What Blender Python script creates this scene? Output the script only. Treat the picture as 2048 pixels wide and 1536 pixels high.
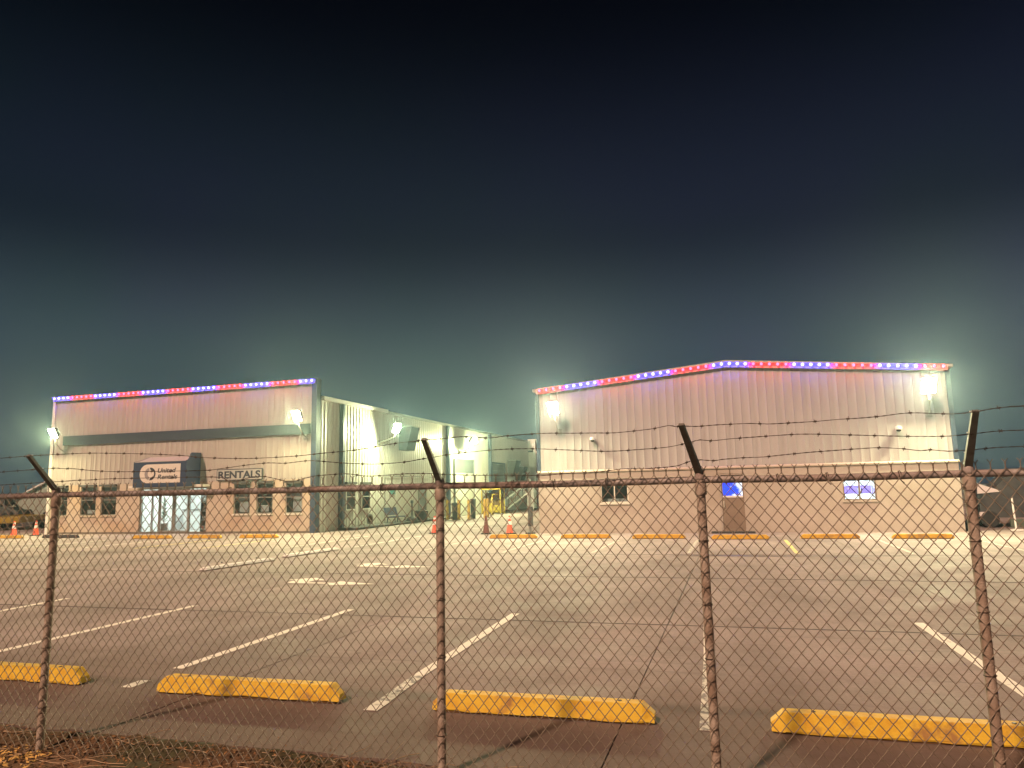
import bpy, math, random
from mathutils import Vector, Matrix
R = math.radians
random.seed(11)
scene = bpy.context.scene
for o in list(bpy.data.objects):
    bpy.data.objects.remove(o, do_unlink=True)
COL = scene.collection

# ------------------------------------------------------------------ camera
CAM_H = 1.75
F_PX, PITCH, YAW, ROLL = 1457.88, 0.1433, 0.2880, -0.0218
fwd = Vector((-math.sin(YAW) * math.cos(PITCH), math.cos(YAW) * math.cos(PITCH), math.sin(PITCH)))
rgt = Vector((math.cos(YAW), math.sin(YAW), 0))
upv = rgt.cross(fwd)
r2 = rgt * math.cos(ROLL) + upv * math.sin(ROLL)
u2 = upv * math.cos(ROLL) - rgt * math.sin(ROLL)
cd = bpy.data.cameras.new('camera')
cd.sensor_width = 36.0
cd.lens = F_PX / 2048 * 36.0
cd.clip_start, cd.clip_end = 0.05, 2000
cam = bpy.data.objects.new('camera', cd)
M = Matrix.Identity(4)
for i in range(3):
    M[i][0], M[i][1], M[i][2] = r2[i], u2[i], -fwd[i]
M[0][3], M[1][3], M[2][3] = 0, 0, CAM_H
cam.matrix_world = M
COL.objects.link(cam)
scene.camera = cam

# ------------------------------------------------------------------ night sky
SUN_EL, SUN_AZ = 44.0, 203.0          # town glow of the road behind the camera, azimuth clockwise from +Y
world = bpy.data.worlds.new('World')
scene.world = world
world.use_nodes = True
wn, wl = world.node_tree.nodes, world.node_tree.links
wn.clear()
wout = wn.new('ShaderNodeOutputWorld')
sky = wn.new('ShaderNodeTexSky')
sky.sky_type = 'NISHITA'
sky.sun_disc = False
sky.sun_elevation = R(-9)
sky.sun_rotation = R(SUN_AZ)
bg1 = wn.new('ShaderNodeBackground')
bg1.inputs['Strength'].default_value = 0.05
wl.new(sky.outputs[0], bg1.inputs[0])
tc = wn.new('ShaderNodeTexCoord')
sep = wn.new('ShaderNodeSeparateXYZ')
wl.new(tc.outputs['Generated'], sep.inputs[0])
ramp = wn.new('ShaderNodeValToRGB')        # town glow fading upwards, the same all round
ramp.color_ramp.interpolation = 'EASE'
el = ramp.color_ramp.elements
el[0].position, el[0].color = 0.0, (0.026, 0.038, 0.042, 1)
el[1].position, el[1].color = 0.60, (0.0001, 0.0003, 0.0014, 1)
e = el.new(0.16); e.color = (0.022, 0.033, 0.037, 1)
e = el.new(0.34); e.color = (0.0040, 0.0070, 0.0110, 1)
wl.new(sep.outputs['Z'], ramp.inputs[0])
bg2 = wn.new('ShaderNodeBackground')
bg2.inputs['Strength'].default_value = 1.0
nz = wn.new('ShaderNodeTexNoise'); nz.inputs['Scale'].default_value = 1.7; nz.inputs['Detail'].default_value = 3
wl.new(tc.outputs['Generated'], nz.inputs['Vector'])
tint = wn.new('ShaderNodeValToRGB')          # damp air drifting between teal and indigo
tint.color_ramp.elements[0].position, tint.color_ramp.elements[0].color = 0.36, (0.78, 1.05, 0.98, 1)
tint.color_ramp.elements[1].position, tint.color_ramp.elements[1].color = 0.64, (1.08, 0.86, 1.30, 1)
wl.new(nz.outputs['Fac'], tint.inputs[0])
mul = wn.new('ShaderNodeMix'); mul.data_type = 'RGBA'; mul.blend_type = 'MULTIPLY'; mul.inputs[0].default_value = 1.0
wl.new(ramp.outputs[0], mul.inputs[6]); wl.new(tint.outputs[0], mul.inputs[7])
wl.new(mul.outputs[2], bg2.inputs[0])
addw = wn.new('ShaderNodeAddShader')
wl.new(bg1.outputs[0], addw.inputs[0])
wl.new(bg2.outputs[0], addw.inputs[1])
wl.new(addw.outputs[0], wout.inputs[0])

# ------------------------------------------------------------------ the one far warm light (sodium street lighting behind the camera)
sd = bpy.data.lights.new('sun', 'SUN')
sd.energy = 2.6
sd.color = (1.0, 0.62, 0.43)
sd.angle = R(4.0)
sun = bpy.data.objects.new('sun', sd)
az, elv = R(SUN_AZ), R(SUN_EL)
sdir = Vector((math.sin(az) * math.cos(elv), math.cos(az) * math.cos(elv), math.sin(elv)))
sun.rotation_euler = sdir.to_track_quat('Z', 'Y').to_euler()
COL.objects.link(sun)

vs = scene.view_settings
vs.view_transform = 'Standard'
vs.look = 'None'
vs.exposure = 0.9
vs.gamma = 1.0
vs.use_curve_mapping = False
scene.cycles.use_denoising = True
scene.cycles.max_bounces = 5
scene.cycles.diffuse_bounces = 2
scene.cycles.glossy_bounces = 2
scene.cycles.transmission_bounces = 4
scene.cycles.transparent_max_bounces = 8
scene.cycles.volume_bounces = 0
scene.cycles.sample_clamp_indirect = 4.0
scene.cycles.sample_clamp_direct = 0.0
scene.cycles.caustics_reflective = False
scene.cycles.caustics_refractive = False

# lamp strengths, all in one place
LAMP_LEFT, LAMP_SIDE, LAMP_RIGHT = 1300.0, 950.0, 1280.0
LED_RED, LED_BLUE = 34.0, 40.0
HAZE_DENSITY = 0.0011

# ------------------------------------------------------------------ materials
MATS = {}
def mat(name, c1, c2=None, rough=0.7, metal=0.0, scale=4.0, detail=6.0, bump=0.0, bscale=None, lo=0.35, hi=0.7, spec=0.5,
        stretch=(1, 1, 1), c3=None, scale3=0.7, lo3=0.45, hi3=0.65):
    """Two-tone noise material in world space, optional third tone in large patches and fine bump."""
    m = bpy.data.materials.new(name)
    m.use_nodes = True
    n, l = m.node_tree.nodes, m.node_tree.links
    b = n['Principled BSDF']
    b.inputs['Roughness'].default_value = rough
    b.inputs['Metallic'].default_value = metal
    b.inputs['Specular IOR Level'].default_value = spec
    b.inputs['Base Color'].default_value = (*c1, 1)
    if c2 is not None or bump:
        g = n.new('ShaderNodeNewGeometry')
        mp = n.new('ShaderNodeMapping')
        mp.inputs['Scale'].default_value = stretch
        l.new(g.outputs['Position'], mp.inputs[0])
    if c2 is not None:
        t = n.new('ShaderNodeTexNoise')
        t.inputs['Scale'].default_value = scale
        t.inputs['Detail'].default_value = detail
        t.inputs['Roughness'].default_value = 0.62
        l.new(mp.outputs[0], t.inputs['Vector'])
        r = n.new('ShaderNodeMapRange')
        r.inputs['From Min'].default_value, r.inputs['From Max'].default_value = lo, hi
        l.new(t.outputs['Fac'], r.inputs['Value'])
        x = n.new('ShaderNodeMix'); x.data_type = 'RGBA'
        x.inputs[6].default_value, x.inputs[7].default_value = (*c1, 1), (*c2, 1)
        l.new(r.outputs[0], x.inputs[0])
        res = x.outputs[2]
        if c3 is not None:
            t3 = n.new('ShaderNodeTexNoise')
            t3.inputs['Scale'].default_value = scale3
            t3.inputs['Detail'].default_value = 4
            l.new(mp.outputs[0], t3.inputs['Vector'])
            r3 = n.new('ShaderNodeMapRange')
            r3.inputs['From Min'].default_value, r3.inputs['From Max'].default_value = lo3, hi3
            l.new(t3.outputs['Fac'], r3.inputs['Value'])
            x3 = n.new('ShaderNodeMix'); x3.data_type = 'RGBA'
            x3.inputs[7].default_value = (*c3, 1)
            l.new(r3.outputs[0], x3.inputs[0]); l.new(res, x3.inputs[6])
            res = x3.outputs[2]
        l.new(res, b.inputs['Base Color'])
    if bump:
        tb = n.new('ShaderNodeTexNoise')
        tb.inputs['Scale'].default_value = bscale or scale * 6
        tb.inputs['Detail'].default_value = 5
        l.new(mp.outputs[0], tb.inputs['Vector'])
        bp = n.new('ShaderNodeBump')
        bp.inputs['Strength'].default_value = bump
        bp.inputs['Distance'].default_value = 0.02
        l.new(tb.outputs['Fac'], bp.inputs['Height'])
        l.new(bp.outputs[0], b.inputs['Normal'])
    MATS[name] = m
    return m

def emit(name, color, strength):
    m = bpy.data.materials.new(name)
    m.use_nodes = True
    n, l = m.node_tree.nodes, m.node_tree.links
    n.clear()
    o = n.new('ShaderNodeOutputMaterial')
    em = n.new('ShaderNodeEmission')
    em.inputs[0].default_value = (*color, 1)
    em.inputs[1].default_value = strength
    l.new(em.outputs[0], o.inputs[0])
    MATS[name] = m
    return m

def glass(name, tint=(0.85, 0.9, 0.9)):
    m = bpy.data.materials.new(name)
    m.use_nodes = True
    n, l = m.node_tree.nodes, m.node_tree.links
    n.clear()
    o = n.new('ShaderNodeOutputMaterial')
    t = n.new('ShaderNodeBsdfTransparent'); t.inputs[0].default_value = (*tint, 1)
    g = n.new('ShaderNodeBsdfGlossy'); g.inputs['Roughness'].default_value = 0.03
    lw = n.new('ShaderNodeLayerWeight'); lw.inputs[0].default_value = 0.5
    pw_ = n.new('ShaderNodeMath'); pw_.operation = 'POWER'; pw_.inputs[1].default_value = 5.0
    l.new(lw.outputs['Facing'], pw_.inputs[0])
    fr = n.new('ShaderNodeMath'); fr.operation = 'MULTIPLY_ADD'; fr.inputs[1].default_value = 0.9; fr.inputs[2].default_value = 0.04
    l.new(pw_.outputs[0], fr.inputs[0])
    mx = n.new('ShaderNodeMixShader')
    l.new(fr.outputs[0], mx.inputs[0]); l.new(t.outputs[0], mx.inputs[1]); l.new(g.outputs[0], mx.inputs[2])
    l.new(mx.outputs[0], o.inputs[0])
    MATS[name] = m
    return m

def concrete_lot(name):
    """Parking-lot concrete: base grain, broad stains, tyre-dark lanes and small spots, all in world space."""
    m = bpy.data.materials.new(name)
    m.use_nodes = True
    n, l = m.node_tree.nodes, m.node_tree.links
    b = n['Principled BSDF']
    g = n.new('ShaderNodeNewGeometry')
    def noise(scale, stretch=(1, 1, 1), detail=5, rough=0.6, rot=0):
        mp = n.new('ShaderNodeMapping'); mp.inputs['Scale'].default_value = stretch
        mp.inputs['Rotation'].default_value = (0, 0, rot)
        l.new(g.outputs['Position'], mp.inputs[0])
        t = n.new('ShaderNodeTexNoise'); t.inputs['Scale'].default_value = scale
        t.inputs['Detail'].default_value = detail; t.inputs['Roughness'].default_value = rough
        l.new(mp.outputs[0], t.inputs['Vector'])
        return t.outputs['Fac']
    def rng(v, a, bb, c=0.0, d=1.0):
        r = n.new('ShaderNodeMapRange')
        for k, val in zip(('From Min', 'From Max', 'To Min', 'To Max'), (a, bb, c, d)):
            r.inputs[k].default_value = val
        l.new(v, r.inputs['Value'])
        return r.outputs[0]
    def mix(fac, a, bb):
        x = n.new('ShaderNodeMix'); x.data_type = 'RGBA'
        if isinstance(a, tuple): x.inputs[6].default_value = (*a, 1)
        else: l.new(a, x.inputs[6])
        if isinstance(bb, tuple): x.inputs[7].default_value = (*bb, 1)
        else: l.new(bb, x.inputs[7])
        l.new(fac, x.inputs[0])
        return x.outputs[2]
    c = mix(rng(noise(28, detail=8), 0.3, 0.7), (0.285, 0.230, 0.220), (0.365, 0.303, 0.292))
    c = mix(rng(noise(0.42, (1, 0.55, 1), 5), 0.40, 0.66, 0, 0.70), c, (0.145, 0.120, 0.111))
    c = mix(rng(noise(0.9, (1.0, 0.22, 1), 4, rot=0.1), 0.48, 0.72, 0, 0.55), c, (0.135, 0.112, 0.104))
    c = mix(rng(noise(1.6, (0.35, 1.6, 1), 4), 0.56, 0.74, 0, 0.45), c, (0.30, 0.275, 0.26))
    c = mix(rng(noise(7.0, detail=2), 0.70, 0.75, 0, 0.7), c, (0.09, 0.085, 0.08))
    c = mix(rng(noise(2.4, (1, 0.5, 1), 7, 0.7), 0.50, 0.66, 0, 0.35), c, (0.15, 0.122, 0.110))
    c = mix(rng(noise(140, detail=3), 0.60, 0.72, 0, 0.55), c, (0.36, 0.335, 0.31))
    c = mix(rng(noise(110, detail=3), 0.60, 0.70, 0, 0.5), c, (0.10, 0.09, 0.085))
    c = mix(rng(noise(3.2, (0.12, 2.2, 1), 6, 0.7, rot=0.04), 0.55, 0.70, 0, 0.4), c, (0.085, 0.074, 0.068))
    # soil-brown wash that paints the dimmer foreground into the first metres of slabs
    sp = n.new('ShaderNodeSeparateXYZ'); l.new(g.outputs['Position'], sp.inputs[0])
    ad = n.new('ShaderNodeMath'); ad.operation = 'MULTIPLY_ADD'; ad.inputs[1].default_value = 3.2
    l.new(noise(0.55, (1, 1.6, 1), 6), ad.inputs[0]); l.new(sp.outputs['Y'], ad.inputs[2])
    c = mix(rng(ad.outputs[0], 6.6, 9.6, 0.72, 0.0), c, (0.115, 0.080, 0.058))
    l.new(c, b.inputs['Base Color'])
    l.new(rng(noise(1.1), 0.3, 0.7, 0.66, 0.90), b.inputs['Roughness'])
    b.inputs['Specular IOR Level'].default_value = 0.25
    bp = n.new('ShaderNodeBump'); bp.inputs['Strength'].default_value = 0.35; bp.inputs['Distance'].default_value = 0.01
    l.new(noise(55, detail=6), bp.inputs['Height']); l.new(bp.outputs[0], b.inputs['Normal'])
    MATS[name] = m
    return m

def worn_paint(name, paint, under, lo, hi, scale=9.0):
    """Traffic paint flaked off in ragged spots down to the concrete."""
    m = mat(name, paint, under, rough=0.75, scale=scale, detail=9, lo=lo, hi=hi, bump=0.2, bscale=60)
    return m

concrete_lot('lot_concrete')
mat('asphalt', (0.045, 0.045, 0.047), (0.075, 0.073, 0.07), rough=0.85, scale=0.6, bump=0.4, bscale=30)
mat('dirt', (0.075, 0.042, 0.020), (0.150, 0.088, 0.045), rough=0.95, scale=9, detail=10, bump=1.0, bscale=22, c3=(0.05, 0.05, 0.02), scale3=1.4)
mat('slab_edge', (0.13, 0.11, 0.09), (0.20, 0.17, 0.14), rough=0.9, scale=7)
worn_paint('paint_white', (0.80, 0.79, 0.70), (0.26, 0.25, 0.235), 0.60, 0.68)
worn_paint('paint_white_worn', (0.66, 0.66, 0.58), (0.22, 0.21, 0.20), 0.48, 0.56, 13)
worn_paint('paint_faint', (0.50, 0.48, 0.42), (0.27, 0.235, 0.225), 0.46, 0.54, 11)
worn_paint('paint_yellow', (0.66, 0.58, 0.20), (0.26, 0.25, 0.22), 0.50, 0.60)
mat('stop_yellow', (0.82, 0.56, 0.045), (0.72, 0.42, 0.03), rough=0.66, scale=9, detail=11, lo=0.42, hi=0.66, c3=(0.40, 0.22, 0.07), scale3=5.5, lo3=0.60, hi3=0.72, bump=0.25, bscale=50)
mat('stop_yellow_dull', (0.62, 0.40, 0.035), (0.52, 0.27, 0.03), rough=0.7, scale=5, detail=8, c3=(0.30, 0.18, 0.06), scale3=2.5, lo3=0.56, hi3=0.72, bump=0.25, bscale=50)
mat('stop_end_bare', (0.42, 0.38, 0.32), (0.55, 0.43, 0.20), rough=0.85, scale=16, bump=0.3)
mat('stop_white', (0.80, 0.80, 0.77), (0.70, 0.69, 0.66), rough=0.75, scale=6, bump=0.2)
mat('stop_black', (0.030, 0.032, 0.034), (0.06, 0.06, 0.06), rough=0.7, scale=6)
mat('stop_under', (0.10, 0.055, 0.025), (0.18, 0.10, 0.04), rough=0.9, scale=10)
mat('siding_left', (0.385, 0.355, 0.33), (0.42, 0.385, 0.355), rough=0.32, scale=1.2, spec=0.45, bump=0.04, bscale=3, stretch=(1, 1, 0.22), c3=(0.34, 0.31, 0.285), scale3=1.3, lo3=0.50, hi3=0.85)
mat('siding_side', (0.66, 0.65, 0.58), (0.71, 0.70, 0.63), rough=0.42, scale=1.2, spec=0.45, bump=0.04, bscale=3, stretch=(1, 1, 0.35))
mat('siding_right', (0.395, 0.390, 0.390), (0.43, 0.42, 0.415), rough=0.30, scale=1.2, spec=0.5, bump=0.04, bscale=3, stretch=(1, 1, 0.22), c3=(0.34, 0.33, 0.325), scale3=1.3, lo3=0.50, hi3=0.85)
mat('stucco_left', (0.44, 0.375, 0.305), (0.48, 0.41, 0.335), rough=0.85, scale=2.2, bump=0.25, bscale=40, c3=(0.44, 0.335, 0.24), scale3=0.8)
mat('stucco_right', (0.425, 0.382, 0.332), (0.462, 0.415, 0.362), rough=0.85, scale=2.2, bump=0.3, bscale=40, c3=(0.385, 0.335, 0.28), scale3=0.7)
mat('ledge_cap', (0.46, 0.40, 0.33), (0.50, 0.43, 0.36), rough=0.6, scale=3)
mat('trim_blue', (0.042, 0.068, 0.112), (0.054, 0.084, 0.135), rough=0.42, scale=3, spec=0.5)
mat('band_blue', (0.030, 0.042, 0.066), (0.040, 0.053, 0.080), rough=0.5, scale=2)
mat('sign_blue', (0.028, 0.043, 0.090), (0.034, 0.052, 0.105), rough=0.4, scale=2)
mat('sign_white', (0.62, 0.58, 0.52), (0.66, 0.62, 0.56), rough=0.5, scale=3)
mat('sign_grey', (0.36, 0.36, 0.34), (0.42, 0.42, 0.40), rough=0.6, scale=3)
mat('sign_ink', (0.025, 0.028, 0.045), rough=0.5)
mat('sign_mark_grey', (0.27, 0.25, 0.26), rough=0.5)
mat('roof_metal', (0.45, 0.44, 0.41), (0.50, 0.49, 0.46), rough=0.4, metal=0.3, scale=1)
mat('gutter_white', (0.72, 0.72, 0.68), (0.66, 0.66, 0.62), rough=0.45, scale=2)
mat('white_paint', (0.82, 0.81, 0.78), (0.76, 0.75, 0.72), rough=0.5, scale=3)
mat('frame_grey', (0.30, 0.30, 0.28), (0.36, 0.36, 0.33), rough=0.4, metal=0.6, scale=4)
mat('frame_white', (0.66, 0.64, 0.58), (0.60, 0.58, 0.52), rough=0.5, scale=4)
mat('door_tan', (0.235, 0.180, 0.135), (0.255, 0.20, 0.15), rough=0.55, scale=3)
mat('door_pale', (0.58, 0.60, 0.52), (0.63, 0.65, 0.57), rough=0.5, scale=2)
mat('door_grey', (0.14, 0.16, 0.165), (0.17, 0.19, 0.195), rough=0.5, scale=2)
mat('dark_metal', (0.045, 0.048, 0.05), (0.07, 0.072, 0.073), rough=0.5, metal=0.4, scale=6)
mat('hood_grey', (0.085, 0.088, 0.085), (0.11, 0.113, 0.11), rough=0.7, scale=4, spec=0.2)
mat('hood_face_shaded', (0.014, 0.015, 0.016), (0.022, 0.023, 0.024), rough=0.9, scale=5, spec=0.08)  # shade of the hoods' down-facing front, put into the colour
mat('rubber', (0.018, 0.018, 0.019), (0.03, 0.03, 0.03), rough=0.85, scale=8)
mat('bench_blue', (0.035, 0.065, 0.135), (0.05, 0.085, 0.17), rough=0.45, scale=5)
mat('cone_orange', (0.72, 0.085, 0.035), (0.60, 0.07, 0.03), rough=0.55, scale=6)
mat('cone_dull', (0.15, 0.035, 0.028), (0.10, 0.025, 0.02), rough=0.7, scale=6)
mat('cone_white', (0.76, 0.75, 0.72), rough=0.4)
mat('bollard_yellow', (0.60, 0.43, 0.08), (0.48, 0.32, 0.06), rough=0.6, scale=5, c3=(0.30, 0.2, 0.07), scale3=4)
mat('machine_yellow', (0.44, 0.32, 0.03), (0.34, 0.23, 0.03), rough=0.45, scale=3)
mat('machine_dark', (0.04, 0.045, 0.05), (0.085, 0.085, 0.08), rough=0.55, scale=3)
mat('machine_green', (0.10, 0.14, 0.10), (0.15, 0.19, 0.14), rough=0.5, scale=2)
mat('shed_green', (0.26, 0.30, 0.25), (0.30, 0.34, 0.29), rough=0.6, scale=1)
mat('galv_rust', (0.27, 0.235, 0.22), (0.40, 0.365, 0.345), rough=0.62, metal=0.25, scale=16, detail=9, lo=0.40, hi=0.62, bump=0.35, bscale=90, c3=(0.27, 0.195, 0.17), scale3=5)
mat('post_rust', (0.34, 0.278, 0.225), (0.45, 0.385, 0.32), rough=0.68, metal=0.2, scale=22, detail=9, lo=0.38, hi=0.64, bump=0.4, bscale=110, c3=(0.27, 0.20, 0.15), scale3=6)
mat('arm_steel', (0.20, 0.19, 0.17), (0.13, 0.105, 0.085), rough=0.5, metal=0.5, scale=20)
mat('wire_galv', (0.27, 0.225, 0.18), (0.175, 0.135, 0.10), rough=0.55, metal=0.35, scale=30)
mat('barb_wire', (0.055, 0.042, 0.034), (0.095, 0.06, 0.04), rough=0.65, metal=0.4, scale=30)
mat('leaf_brown', (0.20, 0.095, 0.035), (0.34, 0.19, 0.075), rough=0.85, scale=40, c3=(0.11, 0.05, 0.02), scale3=18)
mat('leaf_gold', (0.62, 0.42, 0.13), (0.50, 0.30, 0.08), rough=0.8, scale=40)
mat('twig', (0.30, 0.21, 0.13), (0.42, 0.31, 0.20), rough=0.9, scale=30)
mat('plant_green', (0.07, 0.13, 0.05), (0.11, 0.17, 0.07), rough=0.6, scale=8)
mat('pot', (0.20, 0.17, 0.14), (0.25, 0.21, 0.17), rough=0.7, scale=6)
mat('room_white', (0.72, 0.72, 0.70), (0.76, 0.76, 0.74), rough=0.8, scale=1)
mat('room_floor', (0.30, 0.29, 0.27), (0.34, 0.33, 0.31), rough=0.4, scale=2)
mat('shelf_grey', (0.22, 0.22, 0.21), rough=0.5)
mat('goods_red', (0.55, 0.06, 0.05), (0.62, 0.50, 0.45), rough=0.6, scale=14, lo=0.45, hi=0.55)
mat('goods_pale', (0.62, 0.60, 0.55), (0.16, 0.15, 0.15), rough=0.6, scale=9, lo=0.48, hi=0.54)
mat('goods_purple', (0.16, 0.09, 0.45), (0.22, 0.13, 0.55), rough=0.6, scale=6)
mat('goods_teal', (0.10, 0.42, 0.46), (0.45, 0.6, 0.62), rough=0.6, scale=9)
mat('blind', (0.30, 0.31, 0.30), (0.35, 0.36, 0.35), rough=0.7, scale=3)
mat('paper', (0.60, 0.62, 0.62), (0.50, 0.52, 0.53), rough=0.8, scale=9)
mat('wet_stain', (0.055, 0.050, 0.052), (0.10, 0.095, 0.095), rough=0.35, scale=3)
mat('tar_seal', (0.060, 0.052, 0.048), (0.10, 0.087, 0.08), rough=0.8, scale=7, spec=0.2)
mat('sign_teal', (0.08, 0.32, 0.31), rough=0.5)
mat('cam_white', (0.74, 0.73, 0.70), rough=0.35)
glass('glass_pane')
glass('glass_dark', (0.45, 0.47, 0.48))
emit('lens_left', (1.0, 0.93, 0.46), LAMP_LEFT)
emit('lens_side', (0.95, 1.0, 0.56), LAMP_SIDE)
emit('lens_alley', (0.97, 1.0, 0.52), LAMP_SIDE * 1.7)
emit('lens_right', (1.0, 0.92, 0.52), LAMP_RIGHT)
emit('led_red', (1.0, 0.008, 0.018), LED_RED)
emit('led_blue', (0.042, 0.036, 1.0), LED_BLUE)
emit('room_light', (0.86, 0.95, 1.0), 22.0)
emit('room_light_left', (0.95, 1.0, 0.93), 16.0)

def lit_poster(name):
    """Backlit window film: strong blue with a white corner and a red-dark smudge, printed pattern."""
    m = bpy.data.materials.new(name)
    m.use_nodes = True
    n, l = m.node_tree.nodes, m.node_tree.links
    n.clear()
    o = n.new('ShaderNodeOutputMaterial')
    em = n.new('ShaderNodeEmission')
    g = n.new('ShaderNodeNewGeometry')
    t = n.new('ShaderNodeTexNoise'); t.inputs['Scale'].default_value = 3.4; t.inputs['Detail'].default_value = 3
    l.new(g.outputs['Position'], t.inputs['Vector'])
    s = n.new('ShaderNodeSeparateXYZ'); l.new(g.outputs['Position'], s.inputs[0])
    a = n.new('ShaderNodeMath'); a.operation = 'MULTIPLY_ADD'; a.inputs[1].default_value = 0.55; a.inputs[2].default_value = 0.10
    l.new(s.outputs['X'], a.inputs[0])
    b2 = n.new('ShaderNodeMath'); b2.operation = 'ADD'
    l.new(a.outputs[0], b2.inputs[0]); l.new(t.outputs['Fac'], b2.inputs[1])
    r = n.new('ShaderNodeValToRGB')
    r.color_ramp.elements[0].position, r.color_ramp.elements[0].color = 0.60, (0.035, 0.075, 0.86, 1)
    r.color_ramp.elements[1].position, r.color_ramp.elements[1].color = 0.74, (0.75, 0.82, 0.95, 1)
    l.new(b2.outputs[0], r.inputs[0])
    t2 = n.new('ShaderNodeTexNoise'); t2.inputs['Scale'].default_value = 7.5
    l.new(g.outputs['Position'], t2.inputs['Vector'])
    r2_ = n.new('ShaderNodeMapRange'); r2_.inputs['From Min'].default_value = 0.62; r2_.inputs['From Max'].default_value = 0.66
    l.new(t2.outputs['Fac'], r2_.inputs['Value'])
    x = n.new('ShaderNodeMix'); x.data_type = 'RGBA'; x.inputs[7].default_value = (0.10, 0.02, 0.12, 1)
    l.new(r2_.outputs[0], x.inputs[0]); l.new(r.outputs[0], x.inputs[6])
    l.new(x.outputs[2], em.inputs[0]); em.inputs[1].default_value = 0.95
    l.new(em.outputs[0], o.inputs[0])
    MATS[name] = m
lit_poster('film_blue')

# ------------------------------------------------------------------ mesh helpers
class MB:
    def __init__(s): s.v, s.f = [], []
    def box(s, x0, x1, y0, y1, z0, z1, bev=0.0):
        if bev:
            return s.prism([(x0 + bev, z0), (x1 - bev, z0), (x1, z0 + bev), (x1, z1 - bev), (x1 - bev, z1), (x0 + bev, z1), (x0, z1 - bev), (x0, z0 + bev)], y0, y1)
        b = len(s.v)
        s.v += [(x0, y0, z0), (x1, y0, z0), (x1, y1, z0), (x0, y1, z0), (x0, y0, z1), (x1, y0, z1), (x1, y1, z1), (x0, y1, z1)]
        s.f += [tuple(b + i for i in q) for q in ((3, 2, 1, 0), (4, 5, 6, 7), (0, 1, 5, 4), (1, 2, 6, 5), (2, 3, 7, 6), (3, 0, 4, 7))]
        return s
    def prism(s, poly, y0, y1):
        """polygon in XZ (counter-clockwise seen from -Y) pulled along Y"""
        b, n = len(s.v), len(poly)
        s.v += [(x, y0, z) for x, z in poly] + [(x, y1, z) for x, z in poly]
        s.f.append(tuple(b + i for i in range(n)))
        s.f.append(tuple(b + n + i for i in reversed(range(n))))
        for i in range(n):
            j = (i + 1) % n
            s.f.append((b + j, b + i, b + n + i, b + n + j))
        return s
    def prism_x(s, poly, x0, x1):
        """polygon in YZ pulled along X"""
        b, n = len(s.v), len(poly)
        s.v += [(x0, y, z) for y, z in poly] + [(x1, y, z) for y, z in poly]
        s.f.append(tuple(b + i for i in reversed(range(n))))
        s.f.append(tuple(b + n + i for i in range(n)))
        for i in range(n):
            j = (i + 1) % n
            s.f.append((b + i, b + j, b + n + j, b + n + i))
        return s
    def tube(s, pts, r, n=8, r2=None, caps=True):
        P = [Vector(p) for p in pts]
        b = len(s.v)
        k = len(P)
        prev = None
        for i, p in enumerate(P):
            t = (P[min(i + 1, k - 1)] - P[max(i - 1, 0)])
            if t.length < 1e-9: t = Vector((0, 0, 1))
            t.normalize()
            if prev is None:
                a = Vector((0, 0, 1)) if abs(t.z) < 0.9 else Vector((1, 0, 0))
                nx = t.cross(a).normalized()
            else:
                nx = (prev - t * prev.dot(t)).normalized()
            prev = nx
            ny = t.cross(nx)
            rr = r if r2 is None else r + (r2 - r) * i / (k - 1)
            for j in range(n):
                a = 2 * math.pi * j / n
                q = p + (nx * math.cos(a) + ny * math.sin(a)) * rr
                s.v.append(tuple(q))
        for i in range(k - 1):
            for j in range(n):
                j2 = (j + 1) % n
                s.f.append((b + i * n + j, b + i * n + j2, b + (i + 1) * n + j2, b + (i + 1) * n + j))
        if caps:
            s.f.append(tuple(b + j for j in reversed(range(n))))
            s.f.append(tuple(b + (k - 1) * n + j for j in range(n)))
        return s
    def lathe(s, prof, n=20, cx=0, cy=0):
        """profile of (radius, z) turned about the vertical through cx, cy"""
        b = len(s.v)
        for r, z in prof:
            for j in range(n):
                a = 2 * math.pi * j / n
                s.v.append((cx + r * math.cos(a), cy + r * math.sin(a), z))
        for i in range(len(prof) - 1):
            for j in range(n):
                j2 = (j + 1) % n
                s.f.append((b + i * n + j, b + i * n + j2, b + (i + 1) * n + j2, b + (i + 1) * n + j))
        s.f.append(tuple(b + j for j in reversed(range(n))))
        s.f.append(tuple(b + (len(prof) - 1) * n + j for j in range(n)))
        return s
    def quad(s, *p):
        b = len(s.v)
        s.v += [tuple(q) for q in p]
        s.f.append(tuple(range(b, b + len(p))))
        return s
    def xform(s, m):
        s.v = [tuple(m @ Vector(p)) for p in s.v]
        return s
    def mesh(s, name, m):
        me = bpy.data.meshes.new(name)
        me.from_pydata(s.v, [], s.f)
        me.materials.append(MATS[m])
        me.update()
        return me
    def build(s, name, m, parent=None, smooth=False):
        me = s.mesh(name, m)
        if smooth:
            me.polygons.foreach_set('use_smooth', [True] * len(me.polygons))
            me.set_sharp_from_angle(angle=R(40))
        return obj(name, me, parent)

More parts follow.
